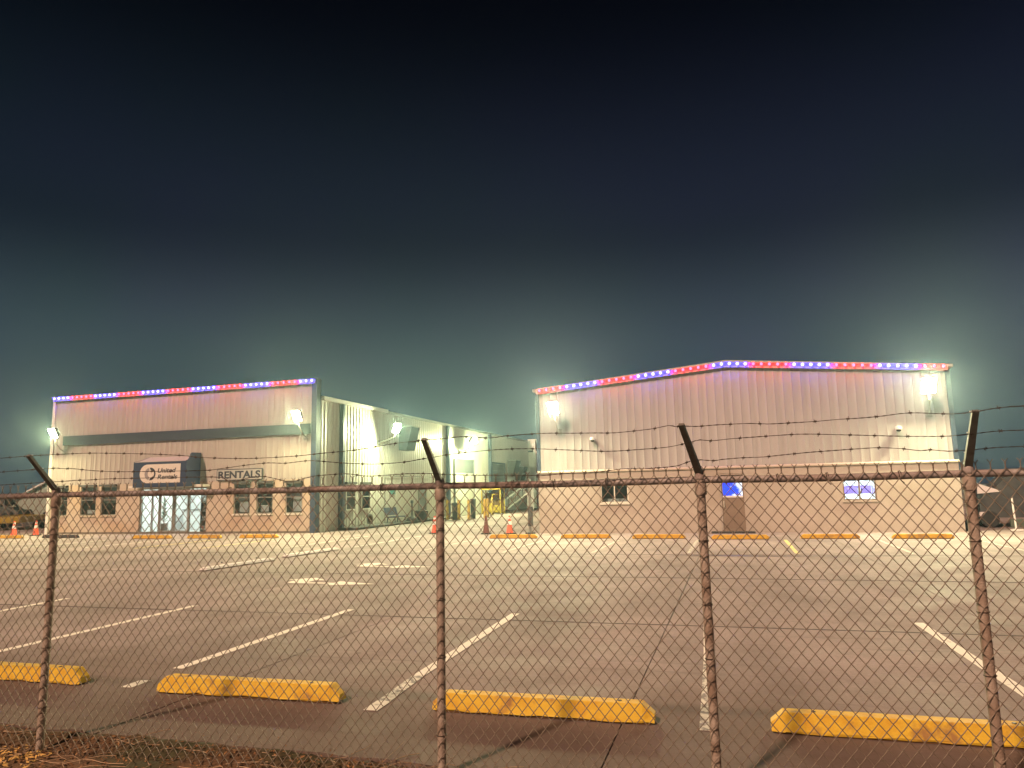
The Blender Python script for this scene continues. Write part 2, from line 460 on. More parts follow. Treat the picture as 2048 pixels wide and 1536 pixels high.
def obj(name, me, parent=None):
    o = bpy.data.objects.new(name, me)
    COL.objects.link(o)
    if parent is not None: o.parent = parent
    return o
def tag(o, label=None, cat=None, group=None, kind=None):
    if label: o['label'] = label
    if cat: o['category'] = cat
    if group: o['group'] = group
    if kind: o['kind'] = kind
    return o
def empty(name, loc=(0, 0, 0), rz=0.0):
    o = bpy.data.objects.new(name, None)
    o.location = loc
    o.rotation_euler = (0, 0, rz)
    COL.objects.link(o)
    return o
def copy_tree(o, parent=None):
    c = o.copy()
    COL.objects.link(c)
    c.parent = parent
    for ch in list(o.children):
        copy_tree(ch, c)
    return c
def rot_about(p, axis, ang):
    return Matrix.Translation(Vector(p)) @ Matrix.Rotation(ang, 4, axis) @ Matrix.Translation(-Vector(p))
def text_part(name, body, m, parent, x0, x1, z0, z1, y, shear=0.0, weight=0.0, depth=0.006):
    """flat lettering facing -Y, stretched to fill x0..x1, z0..z1"""
    cu = bpy.data.curves.new(name, 'FONT')
    cu.body = body
    cu.size = 1.0
    cu.shear = shear
    cu.offset = weight
    cu.extrude = 0.02
    t = bpy.data.objects.new(name, cu)
    COL.objects.link(t)
    dg = bpy.context.evaluated_depsgraph_get()
    me = bpy.data.meshes.new_from_object(t.evaluated_get(dg))
    bpy.data.objects.remove(t, do_unlink=True)
    xs = [v.co.x for v in me.vertices]; ys = [v.co.y for v in me.vertices]
    ax, bx, ay, by = min(xs), max(xs), min(ys), max(ys)
    for v in me.vertices:
        v.co = Vector((x0 + (v.co.x - ax) / (bx - ax) * (x1 - x0), y - (0 if v.co.z < 0 else depth), z0 + (v.co.y - ay) / (by - ay) * (z1 - z0)))
    me.materials.clear()
    me.materials.append(MATS[m])
    return obj(name, me, parent)

# ================================================================== GROUND
g = MB().quad((-380, -380, -0.16), (380, -380, -0.16), (380, 380, -0.16), (-380, 380, -0.16)).build('ground', 'asphalt')
tag(g, kind='structure')
# dirt strip at the foot of the fence, a gently uneven sheet
d = MB()
NX = 420
X0, X1 = -16.0, 12.0
YS = [-1.5 + 0.3 * k for k in range(15)] + [2.9 + 0.1 * k for k in range(12)] + [4.06 + 0.032 * k for k in range(23)]
def dirt_z(x, y):
    z = -0.052 + 0.016 * math.sin(x * 2.3 + y * 1.7) * math.sin(y * 3.1 - x) + random.uniform(-0.010, 0.010)
    edge = 4.60 + 0.035 * math.sin(x * 1.3) + 0.03 * math.sin(x * 4.1 + 1) + 0.02 * math.sin(x * 9.7)
    t = (y - (edge - 0.20)) / 0.20
    if t > 0: z += 0.062 * min(t, 1.0) - 0.09 * max(t - 1.0, 0)
    return z
for y in YS:
    for i in range(NX + 1):
        x = X0 + (X1 - X0) * i / NX
        d.v.append((x, y + random.uniform(-0.01, 0.01), dirt_z(x, y)))
for j in range(len(YS) - 1):
    for i in range(NX):
        a = j * (NX + 1) + i
        d.f.append((a, a + 1, a + NX + 2, a + NX + 1))
tag(d.build('dirt_path', 'dirt', smooth=True), kind='structure')

lot = MB().box(-46, 16, 4.72, 70, -0.15, -0.055).build('parking_lot', 'slab_edge')
tag(lot, kind='structure')
XJ = [-0.9 + 3.8 * k for k in range(-12, 5)]
YJ = [4.66, 9.75] + [9.75 + 4.88 * k for k in range(1, 13)]
for i in range(len(XJ) - 1):
    for j in range(len(YJ) - 1):
        x0, x1, y0, y1 = XJ[i], XJ[i + 1], YJ[j], YJ[j + 1]
        if y0 > 29 and not (-24 < x0 < -6 or x0 > 5 or x0 < -34): continue
        gp = 0.0055
        b = MB()
        dz = random.uniform(-0.002, 0.002)
        if j == 0:                                  # broken front edge of the lot
            n = 16
            front = [(x0 + gp + (x1 - x0 - 2 * gp) * k / n, y0 + random.uniform(-0.055, 0.03)) for k in range(n + 1)]
            poly = front + [(x1 - gp, y1 - 0.013), (x0 + gp, y1 - 0.013)]
            m_ = len(poly)
            b.v = [(p[0], p[1], -0.12) for p in poly] + [(p[0], p[1], dz) for p in poly]
            b.f = [tuple(range(m_ - 1, -1, -1)), tuple(range(m_, 2 * m_))] + [(k, (k + 1) % m_, m_ + (k + 1) % m_, m_ + k) for k in range(m_)]
        else:
            c = 0.006
            gy = 0.013
            b.box(x0 + gp, x1 - gp, y0 + gy, y1 - gy, -0.10, dz - c)
            q = len(b.v)
            b.f.pop(1)
            b.v += [(x0 + gp + c, y0 + gy + c, dz), (x1 - gp - c, y0 + gy + c, dz), (x1 - gp - c, y1 - gy - c, dz), (x0 + gp + c, y1 - gy - c, dz)]
            b.f += [(q, q + 1, q + 2, q + 3)] + [(4 + k, 4 + (k + 1) % 4, q + (k + 1) % 4, q + k) for k in range(4)]
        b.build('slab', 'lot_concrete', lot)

def marking(name, poly, m, z=0.006):
    b = MB()
    n = len(poly)
    b.v = [(x, y, z - 0.004) for x, y in poly] + [(x, y, z) for x, y in poly]
    b.f = [tuple(range(n, 2 * n))] + [(k, (k + 1) % n, n + (k + 1) % n, n + k) for k in range(n)]
    return b.build(name, m, lot)
def line(xa, ya, xb, yb, w, m, z=0.006):
    dx, dy = xb - xa, yb - ya
    L = math.hypot(dx, dy); nx, ny = -dy / L * w / 2, dx / L * w / 2
    return marking('parking_line', [(xa - nx, ya - ny), (xb - nx, yb - ny), (xb + nx, yb + ny), (xa + nx, ya + ny)][::1], m, z)
for xa, ya, xb, yb, m in [(-11.0, 5.7, -11.43, 10.5, 'paint_white'), (-8.30, 5.7, -8.42, 10.15, 'paint_white'), (-5.57, 6.50, -5.64, 10.2, 'paint_white'),
                          (-2.99, 6.75, -3.06, 10.25, 'paint_white'), (-0.33, 7.9, -0.42, 10.4, 'paint_white'), (2.24, 5.7, 2.10, 10.4, 'paint_white')]:
    line(xa, ya, xb, yb, 0.115, m)
line(-5.52, 5.78, -5.53, 6.02, 0.115, 'paint_white'); line(-2.92, 5.62, -2.93, 5.88, 0.125, 'paint_white')
line(-2.93, 5.88, -2.99, 6.75, 0.115, 'paint_white_worn'); line(-0.28, 5.7, -0.33, 7.9, 0.115, 'paint_white_worn')
for k, x in enumerate((-8.95, -6.3, -3.75, -1.2, 1.45, 4.08, 6.7)):
    line(x, 19.9, x + 0.02, 24.6, 0.10, 'paint_yellow' if k == 4 else 'paint_faint')
for x in (-33.0, -25.2, -22.4, -20.0, -17.3):
    line(x, 21.0, x, 25.2, 0.10, 'paint_yellow' if x > -21 else 'paint_white_worn')
for x in (-14.2, -11.9):
    line(x, 21.5, x + 0.05, 27.0, 0.10, 'paint_white_worn')
def arrow(x0, y0, s=1.0):
    P = [(0.55, 0.06), (1.25, 0.06), (1.25, 0.30), (2.15, 0.0), (1.25, -0.30), (1.25, -0.06), (0.62, -0.06), (0.62, -0.42), (0.86, -0.42), (0.42, -0.78), (-0.02, -0.42), (0.22, -0.42), (0.22, -0.02), (0.34, 0.06)]
    marking('painted_arrow', [(x0 + x * s, y0 - y * s) for x, y in P][::-1], 'paint_white')
arrow(-8.87, 13.05); arrow(-9.0, 16.1)
for y in YJ[1:4]:                              # tar bands run into the joints, a little uneven
    for x0, x1 in zip(XJ[:-1], XJ[1:]):
        if x0 < -31: continue
        n = 10
        lo = [(x0 + (x1 - x0) * k / n, y - 0.016 + random.uniform(-0.005, 0.005)) for k in range(n + 1)]
        hi = [(x0 + (x1 - x0) * k / n, y + 0.016 + random.uniform(-0.005, 0.005)) for k in range(n + 1)]
        marking('joint_seal', lo + hi[::-1], 'tar_seal', 0.0042)
st = []
for k in range(28):
    a = 2 * math.pi * k / 28
    rr = 1 + 0.22 * math.sin(3 * a + 1) + 0.12 * math.sin(7 * a)
    st.append((0.75 + 2.25 * math.cos(a) * rr, 19.25 + 0.17 * math.sin(a) * rr))
marking('wet_patch', st, 'wet_stain', 0.0045)

# ================================================================== WHEEL STOPS
def stop_mesh(name, L, m, w=0.165, h=0.145):
    b = MB()
    prof = [(-w / 2, 0.0), (-w / 2, 0.030), (-w * 0.345, h - 0.004), (-w * 0.325, h), (w * 0.325, h), (w * 0.345, h - 0.004), (w / 2, 0.030), (w / 2, 0.0)]
    n = len(prof)
    k = 14
    stations = [(-L / 2, 0.82, 0.50), (-L / 2 + 0.085, 1, 0.985)]
    stations += [(-L / 2 + 0.095 + (L - 0.19) * i / k, 1, 1) for i in range(0, k + 1)]
    stations += [(L / 2 - 0.085, 1, 0.985), (L / 2, 0.82, 0.50)]
    for si, (x, sy, sz) in enumerate(stations):
        for q, (y, z) in enumerate(prof):
            jag = random.uniform(-0.006, 0.006) if q in (0, 7) else random.uniform(-0.0006, 0.0006)
            b.v.append((x, y * sy + jag, max(0.012 + (random.uniform(0, 0.012) if q in (0, 7) else 0), z * sz + random.uniform(-0.0008, 0.0008))))
    for i in range(len(stations) - 1):
        for j in range(n):
            j2 = (j + 1) % n
            b.f.append((i * n + j, (i + 1) * n + j, (i + 1) * n + j2, i * n + j2))
    b.f.append(tuple(range(n)))
    b.f.append(tuple((len(stations) - 1) * n + j for j in reversed(range(n))))
    return b.mesh(name, m)
PINS = MB()
for sx in (-1, 1):
    PINS.lathe([(0.016, 0.120), (0.016, 0.1485), (0.010, 0.150)], 8, sx * 0.62, 0)
PIN_ME = PINS.mesh('anchor_pin', 'dark_metal')
def wheel_stop(x0, x1, y, m, label, group, rz=0.0, cat='wheel stop', w=0.165, h=0.145, bare=True):
    L = x1 - x0
    t = empty('wheel_stop', ((x0 + x1) / 2, y, 0), rz)
    tag(t, label, cat, group)
    obj('bar', stop_mesh('bar', L, m, w, h), t)
    p = obj('anchor_pin', PIN_ME, t)
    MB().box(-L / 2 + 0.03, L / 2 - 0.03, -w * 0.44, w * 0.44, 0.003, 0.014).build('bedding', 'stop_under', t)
    return t
NEAR = 'yellow wheel stops in the row nearest the fence'
wheel_stop(-7.88, -6.03, 5.80, 'stop_yellow', 'yellow wheel stop cut off by the left edge of the photo, behind the first post', NEAR)
wheel_stop(-5.10, -3.27, 5.77, 'stop_yellow', 'bright yellow wheel stop between the two leftmost fence posts', NEAR, R(1))
wheel_stop(-2.42, -0.66, 5.79, 'stop_yellow', 'yellow wheel stop with an orange stain, just right of the second fence post', NEAR, R(1))
wheel_stop(0.16, 1.98, 5.82, 'stop_yellow', 'orange-yellow wheel stop crossing the rightmost fence post', NEAR, R(0.5))
FARR = 'faded yellow wheel stops in front of the gabled building'
for x0, x1, y, lab in [(-8.53, -6.75, 25.55, 'faded yellow wheel stop beside the two cones, leftmost before the gabled building'),
                       (-5.88, -4.13, 25.5, 'faded yellow wheel stop below the dark two-pane window'),
                       (-3.36, -1.60, 25.3, 'faded yellow wheel stop between the dark window and the tan door'),
                       (-0.76, 1.02, 24.95, 'faded yellow wheel stop in front of the tan door'),
                       (1.96, 3.68, 25.15, 'faded yellow wheel stop between the tan door and the lit window'),
                       (4.57, 6.26, 25.1, 'faded yellow wheel stop at the right end of the gabled building')]:
    wheel_stop(x0, x1, y, 'stop_yellow_dull', lab, FARR)
FARL = 'wheel stops in front of the office building'
for x0, x1, y, m, lab in [(-33.3, -31.3, 26.2, 'stop_yellow_dull', 'thin yellow wheel stop in front of the two cones at the left edge'),
                          (-30.35, -28.3, 26.4, 'stop_black', 'black wheel stop behind the leftmost fence post'),
                          (-24.75, -22.75, 25.85, 'stop_yellow_dull', 'yellow wheel stop in front of the lit glass entrance'),
                          (-22.0, -20.35, 25.95, 'stop_yellow_dull', 'yellow wheel stop just right of the glass entrance'),
                          (-19.55, -17.75, 26.1, 'stop_yellow_dull', 'yellow wheel stop below the three windows by the blue corner post')]:
    wheel_stop(x0, x1, y, m, lab, FARL)
for y0, lab in ((14.75, 'near white wheel stop lying lengthwise in the middle of the lot'), (18.1, 'far white wheel stop lying lengthwise in the middle of the lot')):
    wheel_stop(-12.0 - 1.28, -12.0 + 1.28, y0 + 1.28, 'stop_white', lab, 'white wheel stops in mid-lot', R(86), w=0.24, h=0.075)

# ================================================================== BUILDINGS
def rib_profile(w, n_rib, pitch, h=0.032, wb=0.09):
    pts = [(0, 0)]
    for k in range(n_rib):
        c = pitch * (k + 0.5)
        for q in range(9):
            t = q / 8 * 2 - 1
            pts.append((c + t * wb / 2, h * (0.5 + 0.5 * math.cos(math.pi * t)) ** 0.7))
    pts.append((w, 0))
    return pts
def panel_mesh(name, m, w, z0, ztop, pitch=0.305, gap=0.004, rib=0.032):
    """ribbed sheet in local X (0..w), facing -Y, top edge following ztop(x)"""
    n = max(1, int(round(w / pitch)))
    pr = rib_profile(w, n, w / n, rib)
    pr[0] = (gap, 0); pr[-1] = (w - gap, 0)
    b = MB()
    for x, h in pr: b.v.append((x, -h, z0))
    for x, h in pr: b.v.append((x, -h, ztop(x)))
    k = len(pr)
    for i in range(k - 1): b.f.append((i, i + 1, k + i + 1, k + i))
    # hemmed edges so that the sheet has a thickness
    b.v += [(gap, 0.012, z0), (w - gap, 0.012, z0), (w - gap, 0.012, ztop(w)), (gap, 0.012, ztop(0))]
    q = 2 * k
    b.f += [(0, k, q + 3, q), (k - 1, q + 1, q + 2, 2 * k - 1)]
    me = b.mesh(name, m)
    me.polygons.foreach_set('use_smooth', [True] * len(me.polygons))
    me.set_sharp_from_angle(angle=R(50))
    return me
def wall_cells(x0, x1, z0, z1, y0, y1, openings):
    """wall of thickness y0..y1 with rectangular openings"""
    xs = sorted({x0, x1, *[a for o in openings for a in (o[0], o[1])]})
    zs = sorted({z0, z1, *[a for o in openings for a in (o[2], o[3])]})
    b = MB()
    for i in range(len(xs) - 1):
        runs = []
        for j in range(len(zs) - 1):
            cx, cz = (xs[i] + xs[i + 1]) / 2, (zs[j] + zs[j + 1]) / 2
            if any(o[0] < cx < o[1] and o[2] < cz < o[3] for o in openings): continue
            if runs and abs(runs[-1][1] - zs[j]) < 1e-6: runs[-1][1] = zs[j + 1]
            else: runs.append([zs[j], zs[j + 1]])
        for a, c in runs: b.box(xs[i], xs[i + 1], y0, y1, a, c)
    return b
def frame_mb(x0, x1, z0, z1, y0, y1, t, mull=(), trans=()):
    b = MB().box(x0, x0 + t, y0, y1, z0, z1).box(x1 - t, x1, y0, y1, z0, z1).box(x0 + t, x1 - t, y0, y1, z1 - t, z1).box(x0 + t, x1 - t, y0, y1, z0, z0 + t)
    for x in mull: b.box(x - t / 2, x + t / 2, y0 + 0.003, y1 - 0.003, z0 + t, z1 - t)
    for z in trans: b.box(x0 + t, x1 - t, y0 + 0.006, y1 - 0.006, z - t / 2, z + t / 2)
    return b

# ---- office building with the flat false front
YL, XL0, XL1, HL = 29.34, -33.53, -18.08, 6.97
office = empty('office_building', ((XL0 + XL1) / 2, YL, 0))
tag(office, 'long tan metal building with flat false front, dark blue band and lit glass entrance', 'building')
OX, OY = -office.location.x, -office.location.y
def ob(mb, name, m, parent=None, smooth=False):
    mb.v = [(x + OX, y + OY, z) for x, y, z in mb.v]
    return mb.build(name, m, parent or office, smooth)
WIN_L = [(-33.05, -32.30, 0.90, 2.32), (-31.45, -30.48, 0.90, 2.32), (-30.18, -29.22, 0.90, 2.32),
         (-22.40, -21.50, 0.88, 2.28), (-21.16, -20.28, 0.88, 2.28), (-19.60, -18.73, 0.88, 2.26)]
STORE = (-27.80, -23.90, 0.0, 2.18)
ob(wall_cells(XL0, XL1, 0.0, 2.42, YL, YL + 0.22, WIN_L + [(STORE[0], STORE[1], -0.01, STORE[3])]), 'front_wall', 'stucco_left')
ob(MB().box(XL0, XL1, YL + 0.03, YL + 0.25, 2.42, HL), 'upper_backing', 'siding_left')
npan = 17
pw = (XL1 - XL0) / npan
pme = panel_mesh('wall_panel', 'siding_left', pw, 2.40, lambda x: HL, rib=0.014)
for k in range(npan):
    o = obj('wall_panel', pme, office)
    o.location = (XL0 + pw * k + OX, YL + OY + 0.005 + 0.002 * (k % 2), 0)
ob(MB().box(-32.75, XL1 - 0.24, YL - 0.09, YL - 0.034, 4.46, 4.93), 'blue_band', 'band_blue')
ob(MB().box(XL0 - 0.06, XL1 + 0.06, YL - 0.10, YL + 0.32, HL, HL + 0.05), 'parapet_cap', 'trim_blue')
ob(MB().box(XL1 - 0.21, XL1 + 0.05, YL - 0.075, YL + 0.30, 0.0, HL - 0.004), 'corner_column', 'trim_blue')
ob(MB().box(XL0 - 0.05, XL0 + 0.12, YL - 0.07, YL + 0.28, 0.0, HL - 0.004), 'corner_trim', 'gutter_white')
ob(MB().box(XL0 + 0.12, XL1 - 0.21, YL - 0.035, YL - 0.002, 0.0, 0.09), 'base_strip', 'slab_edge')
# windows of the front
for k, (a, b_, c, e_) in enumerate(WIN_L):
    w = ob(frame_mb(a, b_, c, e_, YL + 0.03, YL + 0.11, 0.05, (), ((c + e_) / 2 + 0.05,)), 'window', 'frame_grey')
    ob(MB().box(a + 0.051, b_ - 0.051, YL + 0.065, YL + 0.071, c + 0.051, e_ - 0.051), 'pane', 'glass_pane', w)
    ob(MB().box(a - 0.03, b_ + 0.03, YL - 0.06, YL - 0.002, c - 0.06, c - 0.004), 'sill', 'frame_white' if k > 2 else 'stucco_left', w)
    ob(MB().box(a - 0.02, b_ + 0.02, YL - 0.16, YL - 0.004, e_ + 0.004, e_ + 0.10, 0.01), 'head_box', 'hood_grey', w)
    # blind and things on the inner sill
    bl = MB()
    drop = (0.35, 0.55, 0.75, 0.80, 0.45, 0.55)[k]
    zz = e_ - 0.06
    while zz > e_ - 0.06 - drop:
        bl.prism_x([(YL + 0.16, zz), (YL + 0.18, zz - 0.030), (YL + 0.182, zz - 0.028), (YL + 0.162, zz + 0.002)], a + 0.07, b_ - 0.07)
        zz -= 0.034
    ob(bl, 'blind', 'blind', w)
    if k in (1, 3, 5, 4):
        cx = (a + b_) / 2 + (0.02, 0, 0.08, -0.12)[(1, 3, 5, 4).index(k)]
        h = (0.18, 0.45, 0.75, 0.30)[(1, 3, 5, 4).index(k)]
        ob(MB().box(cx - 0.26, cx + 0.22, YL + 0.215, YL + 0.22, c + 0.09, c + 0.09 + h), 'paper_notice', 'paper', w)
# entrance: aluminium framing, two glazed doors, side lights
a, b_, c, e_ = STORE
sf = ob(frame_mb(a, b_, c + 0.006, e_, YL + 0.05, YL + 0.15, 0.07, (-27.10, -26.68, -25.82, -24.95)), 'storefront', 'frame_grey')
edges = [a + 0.071, -27.137, -26.715, -25.857, -24.987, b_ - 0.071]
mids = [(edges[0], -27.137), (-27.063, -26.717), (-26.643, -25.857), (-25.783, -24.987), (-24.913, edges[5])]
for x0, x1 in mids:
    ob(MB().box(x0, x1, YL + 0.09, YL + 0.097, 0.08, e_ - 0.071), 'pane', 'glass_pane', sf)
for x0, x1 in (mids[2], mids[3]):
    ob(frame_mb(x0 + 0.002, x1 - 0.002, 0.082, e_ - 0.073, YL + 0.07, YL + 0.125, 0.06), 'door_leaf', 'frame_grey', sf)
for x in (-25.95, -25.69):
    ob(MB().tube([(x, YL + 0.07, 0.86), (x, YL + 0.02, 0.88), (x, YL + 0.02, 1.22), (x, YL + 0.07, 1.24)], 0.014, 8), 'door_handle', 'frame_white', sf)
ob(MB().box(-28.0, -23.75, YL - 0.55, YL - 0.003, 2.19, 2.30), 'entrance_canopy', 'frame_white')
# lobby behind the glass
room = MB()
rx0, rx1, ry0, ry1, rz1 = -28.6, -23.2, YL + 0.24, 33.6, 2.75
room.quad((rx0, ry1, 0), (rx1, ry1, 0), (rx1, ry1, rz1), (rx0, ry1, rz1)).quad((rx0, ry0, 0), (rx0, ry1, 0), (rx0, ry1, rz1), (rx0, ry0, rz1)).quad((rx1, ry1, 0), (rx1, ry0, 0), (rx1, ry0, rz1), (rx1, ry1, rz1)).quad((rx0, ry0, rz1), (rx0, ry1, rz1), (rx1, ry1, rz1), (rx1, ry0, rz1))
ob(room, 'lobby_wall', 'room_white')
ob(MB().quad((rx0, ry0, 0.02), (rx1, ry0, 0.02), (rx1, ry1, 0.02), (rx0, ry1, 0.02)), 'lobby_floor', 'room_floor')
for x in (-27.2, -25.6, -24.1):
    ob(MB().box(x - 0.3, x + 0.3, 30.4, 32.6, rz1 - 0.06, rz1 - 0.02), 'ceiling_light', 'room_light_left')
# side wall facing the alley
YE = 66.0
HS = 6.10
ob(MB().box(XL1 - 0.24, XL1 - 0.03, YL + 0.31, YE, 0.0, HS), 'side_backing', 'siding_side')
ns = 40
sw = (YE - YL - 0.32) / ns
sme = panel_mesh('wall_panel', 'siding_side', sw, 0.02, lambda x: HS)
for k in range(ns):
    o = obj('wall_panel', sme, office)
    o.location = (XL1 - 0.016 + OX + 0.002 * (k % 2), YL + 0.32 + sw * k + OY, 0)
    o.rotation_euler = (0, 0, R(90))
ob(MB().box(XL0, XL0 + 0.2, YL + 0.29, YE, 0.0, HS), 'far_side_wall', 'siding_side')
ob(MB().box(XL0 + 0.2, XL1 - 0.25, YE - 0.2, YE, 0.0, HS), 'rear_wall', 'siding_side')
rm = (XL0 + XL1) / 2
ob(MB().prism([(XL0 - 0.2, HS + 0.01), (rm, HS + 0.62), (XL1 + 0.12, HS + 0.01), (XL1 + 0.12, HS + 0.07), (rm, HS + 0.70), (XL0 - 0.2, HS + 0.07)], YL + 0.33, YE), 'roof', 'roof_metal')
ob(MB().box(XL1 + 0.02, XL1 + 0.20, YL + 0.34, 36.3, HS - 0.05, HS + 0.12), 'gutter', 'gutter_white')
ob(MB().box(XL1 + 0.02, XL1 + 0.16, 36.32, YE, HS - 0.07, HS + 0.06), 'gutter', 'frame_grey')
for y, w_ in ((31.38, 0.20), (45.2, 0.24), (54.0, 0.24)):
    ob(MB().box(XL1 + 0.02, XL1 + 0.24, y, y + w_, 0.0, HS - 0.08), 'blue_column', 'trim_blue')
def side_window(y0, y1, z0, z1):
    b = MB()
    t = 0.05
    xw = XL1 + 0.018
    for (p0, p1, q0, q1) in ((y0, y0 + t, z0, z1), (y1 - t, y1, z0, z1), (y0 + t, y1 - t, z1 - t, z1), (y0 + t, y1 - t, z0, z0 + t), (y0 + t, y1 - t, (z0 + z1) / 2, (z0 + z1) / 2 + 0.03)):
        b.box(xw, xw + 0.07, p0, p1, q0, q1)
    w = ob(b, 'window', 'frame_white')
    ob(MB().box(xw + 0.02, xw + 0.026, y0 + t, y1 - t, z0 + t, z1 - t), 'pane', 'glass_dark', w)
    ob(MB().box(xw + 0.001, xw + 0.012, y0 + t, y1 - t, z0 + t, z1 - t), 'blind', 'blind', w)
    ob(MB().box(xw, xw + 0.14, y0 - 0.03, y1 + 0.03, z1 + 0.003, z1 + 0.09), 'head_box', 'hood_grey', w)
side_window(32.0, 32.95, 0.90, 2.18); side_window(33.55, 34.5, 0.90, 2.18)
# alley doors
dd = ob(MB().box(XL1 + 0.018, XL1 + 0.07, 46.75, 50.4, 2.95, 3.80).box(XL1 + 0.018, XL1 + 0.10, 46.6, 46.75, 0.02, 3.92).box(XL1 + 0.018, XL1 + 0.10, 50.4, 50.55, 0.02, 3.92).box(XL1 + 0.018, XL1 + 0.10, 46.75, 50.4, 3.8, 3.92), 'overhead_door', 'door_grey')
for k in range(6):
    ob(MB().box(XL1 + 0.03, XL1 + 0.09, 46.76, 50.39, 0.03 + 0.485 * k, 0.505 + 0.485 * k, 0.0), 'door_section', 'door_pale', dd)
d2 = ob(MB().box(XL1 + 0.018, XL1 + 0.11, 54.7, 54.85, 0.02, 3.9).box(XL1 + 0.018, XL1 + 0.11, 58.05, 58.2, 0.02, 3.9).box(XL1 + 0.018, XL1 + 0.11, 54.85, 58.05, 3.78, 3.9), 'overhead_door', 'trim_blue')
for k in range(7):
    ob(MB().box(XL1 + 0.025, XL1 + 0.07, 54.86, 58.04, 0.03 + 0.535 * k, 0.555 + 0.535 * k), 'door_section', 'door_grey', d2)
wd = ob(MB().box(XL1 + 0.018, XL1 + 0.09, 40.7, 40.78, 0.02, 2.2).box(XL1 + 0.018, XL1 + 0.09, 41.72, 41.8, 0.02, 2.2).box(XL1 + 0.018, XL1 + 0.09, 40.78, 41.72, 2.12, 2.2), 'walk_door', 'frame_grey')
ob(MB().box(XL1 + 0.02, XL1 + 0.06, 40.79, 41.71, 0.03, 2.11), 'door_leaf', 'door_grey', wd)
ob(MB().tube([(XL1 + 0.02, 36.2, 2.62), (XL1 + 0.06, 36.2, 2.62), (XL1 + 0.06, 44.9, 2.60)], 0.02, 6), 'conduit', 'frame_grey')
ob(MB().tube([(XL1 + 0.06, 36.2, 2.62), (XL1 + 0.06, 36.2, 0.1)], 0.02, 6), 'conduit', 'frame_grey')
ob(MB().box(XL1 + 0.02, XL1 + 0.05, 36.9, 37.5, 1.62, 2.12), 'safety_notice', 'sign_teal')
# white return wall at the far end of the alley
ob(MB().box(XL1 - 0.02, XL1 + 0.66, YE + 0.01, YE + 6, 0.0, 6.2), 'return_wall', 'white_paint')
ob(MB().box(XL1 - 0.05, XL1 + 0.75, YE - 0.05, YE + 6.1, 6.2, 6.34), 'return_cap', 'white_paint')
ob(MB().box(XL1 + 0.66, XL1 + 1.25, YE + 0.1, YE + 0.3, 5.02, 5.25), 'bracket_arm', 'white_paint')
ob(MB().box(XL1 - 0.25, XL1 + 0.45, YE - 0.22, YE - 0.06, 5.12, 5.28), 'dark_fixture', 'dark_metal')

# ---- gabled building
YR, XR0, XR1, EA, PK, LZ = 28.54, -7.33, 7.375, 5.62, 6.22, 2.34
XM = (XR0 + XR1) / 2
shop = empty('gabled_building', (XM, YR, 0))
tag(shop, 'tan ribbed metal building with low gable, masonry base, tan door and two windows', 'building')
OX, OY = -shop.location.x, -shop.location.y
def sb(mb, name, m, parent=None, smooth=False):
    mb.v = [(x + OX, y + OY, z) for x, y, z in mb.v]
    return mb.build(name, m, parent or shop, smooth)
def rakez(x): return EA + (PK - EA) * (1 - abs(x - XM) / (XR1 - XM))
W1, W2, DR = (-4.93, -3.85, 1.14, 2.08), (3.75, 4.83, 1.10, 2.02), (-0.46, 0.44, 0.05, 2.16)
FY = YR - 0.12
sb(wall_cells(XR0 - 0.08, XR1 + 0.08, 0.0, LZ, FY, YR + 0.20, [W1, W2, (DR[0], DR[1], -0.01, DR[3])]), 'base_wall', 'stucco_right')
sb(MB().prism_x([(FY - 0.05, LZ + 0.004), (YR + 0.02, LZ + 0.004), (YR + 0.02, LZ + 0.10), (FY - 0.05, LZ + 0.05)], XR0 - 0.12, XR1 + 0.12), 'ledge', 'ledge_cap')
sb(MB().prism([(XR0 + 0.02, LZ), (XR1 - 0.02, LZ), (XR1 - 0.02, EA - 0.02), (XM, PK - 0.02), (XR0 + 0.02, EA - 0.02)], YR + 0.05, YR + 0.2), 'gable_backing', 'siding_right')
npan = 16
pw = (XR1 - XR0) / npan
for k in range(npan):
    xa = XR0 + pw * k
    me = panel_mesh('wall_panel', 'siding_right', pw, LZ + 0.09, lambda x, xa=xa: rakez(xa + x) - 0.01, rib=0.017)
    o = obj('wall_panel', me, shop)
    o.location = (xa + OX, YR + OY + 0.035 + 0.002 * (k % 2), 0)
for s_ in (-1, 1):
    xe = XR0 if s_ < 0 else XR1
    p = [(xe + 0.10 * s_, EA - 0.012), (XM, PK + 0.0), (XM, PK + 0.14), (xe + 0.10 * s_, EA + 0.125)]
    sb(MB().prism(p if s_ > 0 else p, YR - 0.06, YR + 0.10), 'rake_trim', 'gutter_white')
    p = [(xe + 0.30 * s_, EA + 0.06), (XM, PK + 0.145), (XM, PK + 0.24), (xe + 0.30 * s_, EA + 0.155)]
    sb(MB().prism(p, YR + 0.11, YR + 24), 'roof_sheet', 'roof_metal')
    sb(MB().box(xe - 0.10, xe + 0.10, YR + 0.21, YR + 24, 0, EA - 0.03), 'side_wall', 'siding_right')
    sb(MB().box(min(xe + 0.004 * s_, xe + 0.14 * s_), max(xe + 0.004 * s_, xe + 0.14 * s_), YR - 0.03, YR + 0.18, LZ + 0.11, EA - 0.03), 'corner_trim', 'trim_blue')
sb(MB().box(XR0, XR1, YR + 23.8, YR + 24, 0, EA), 'rear_wall', 'siding_right')
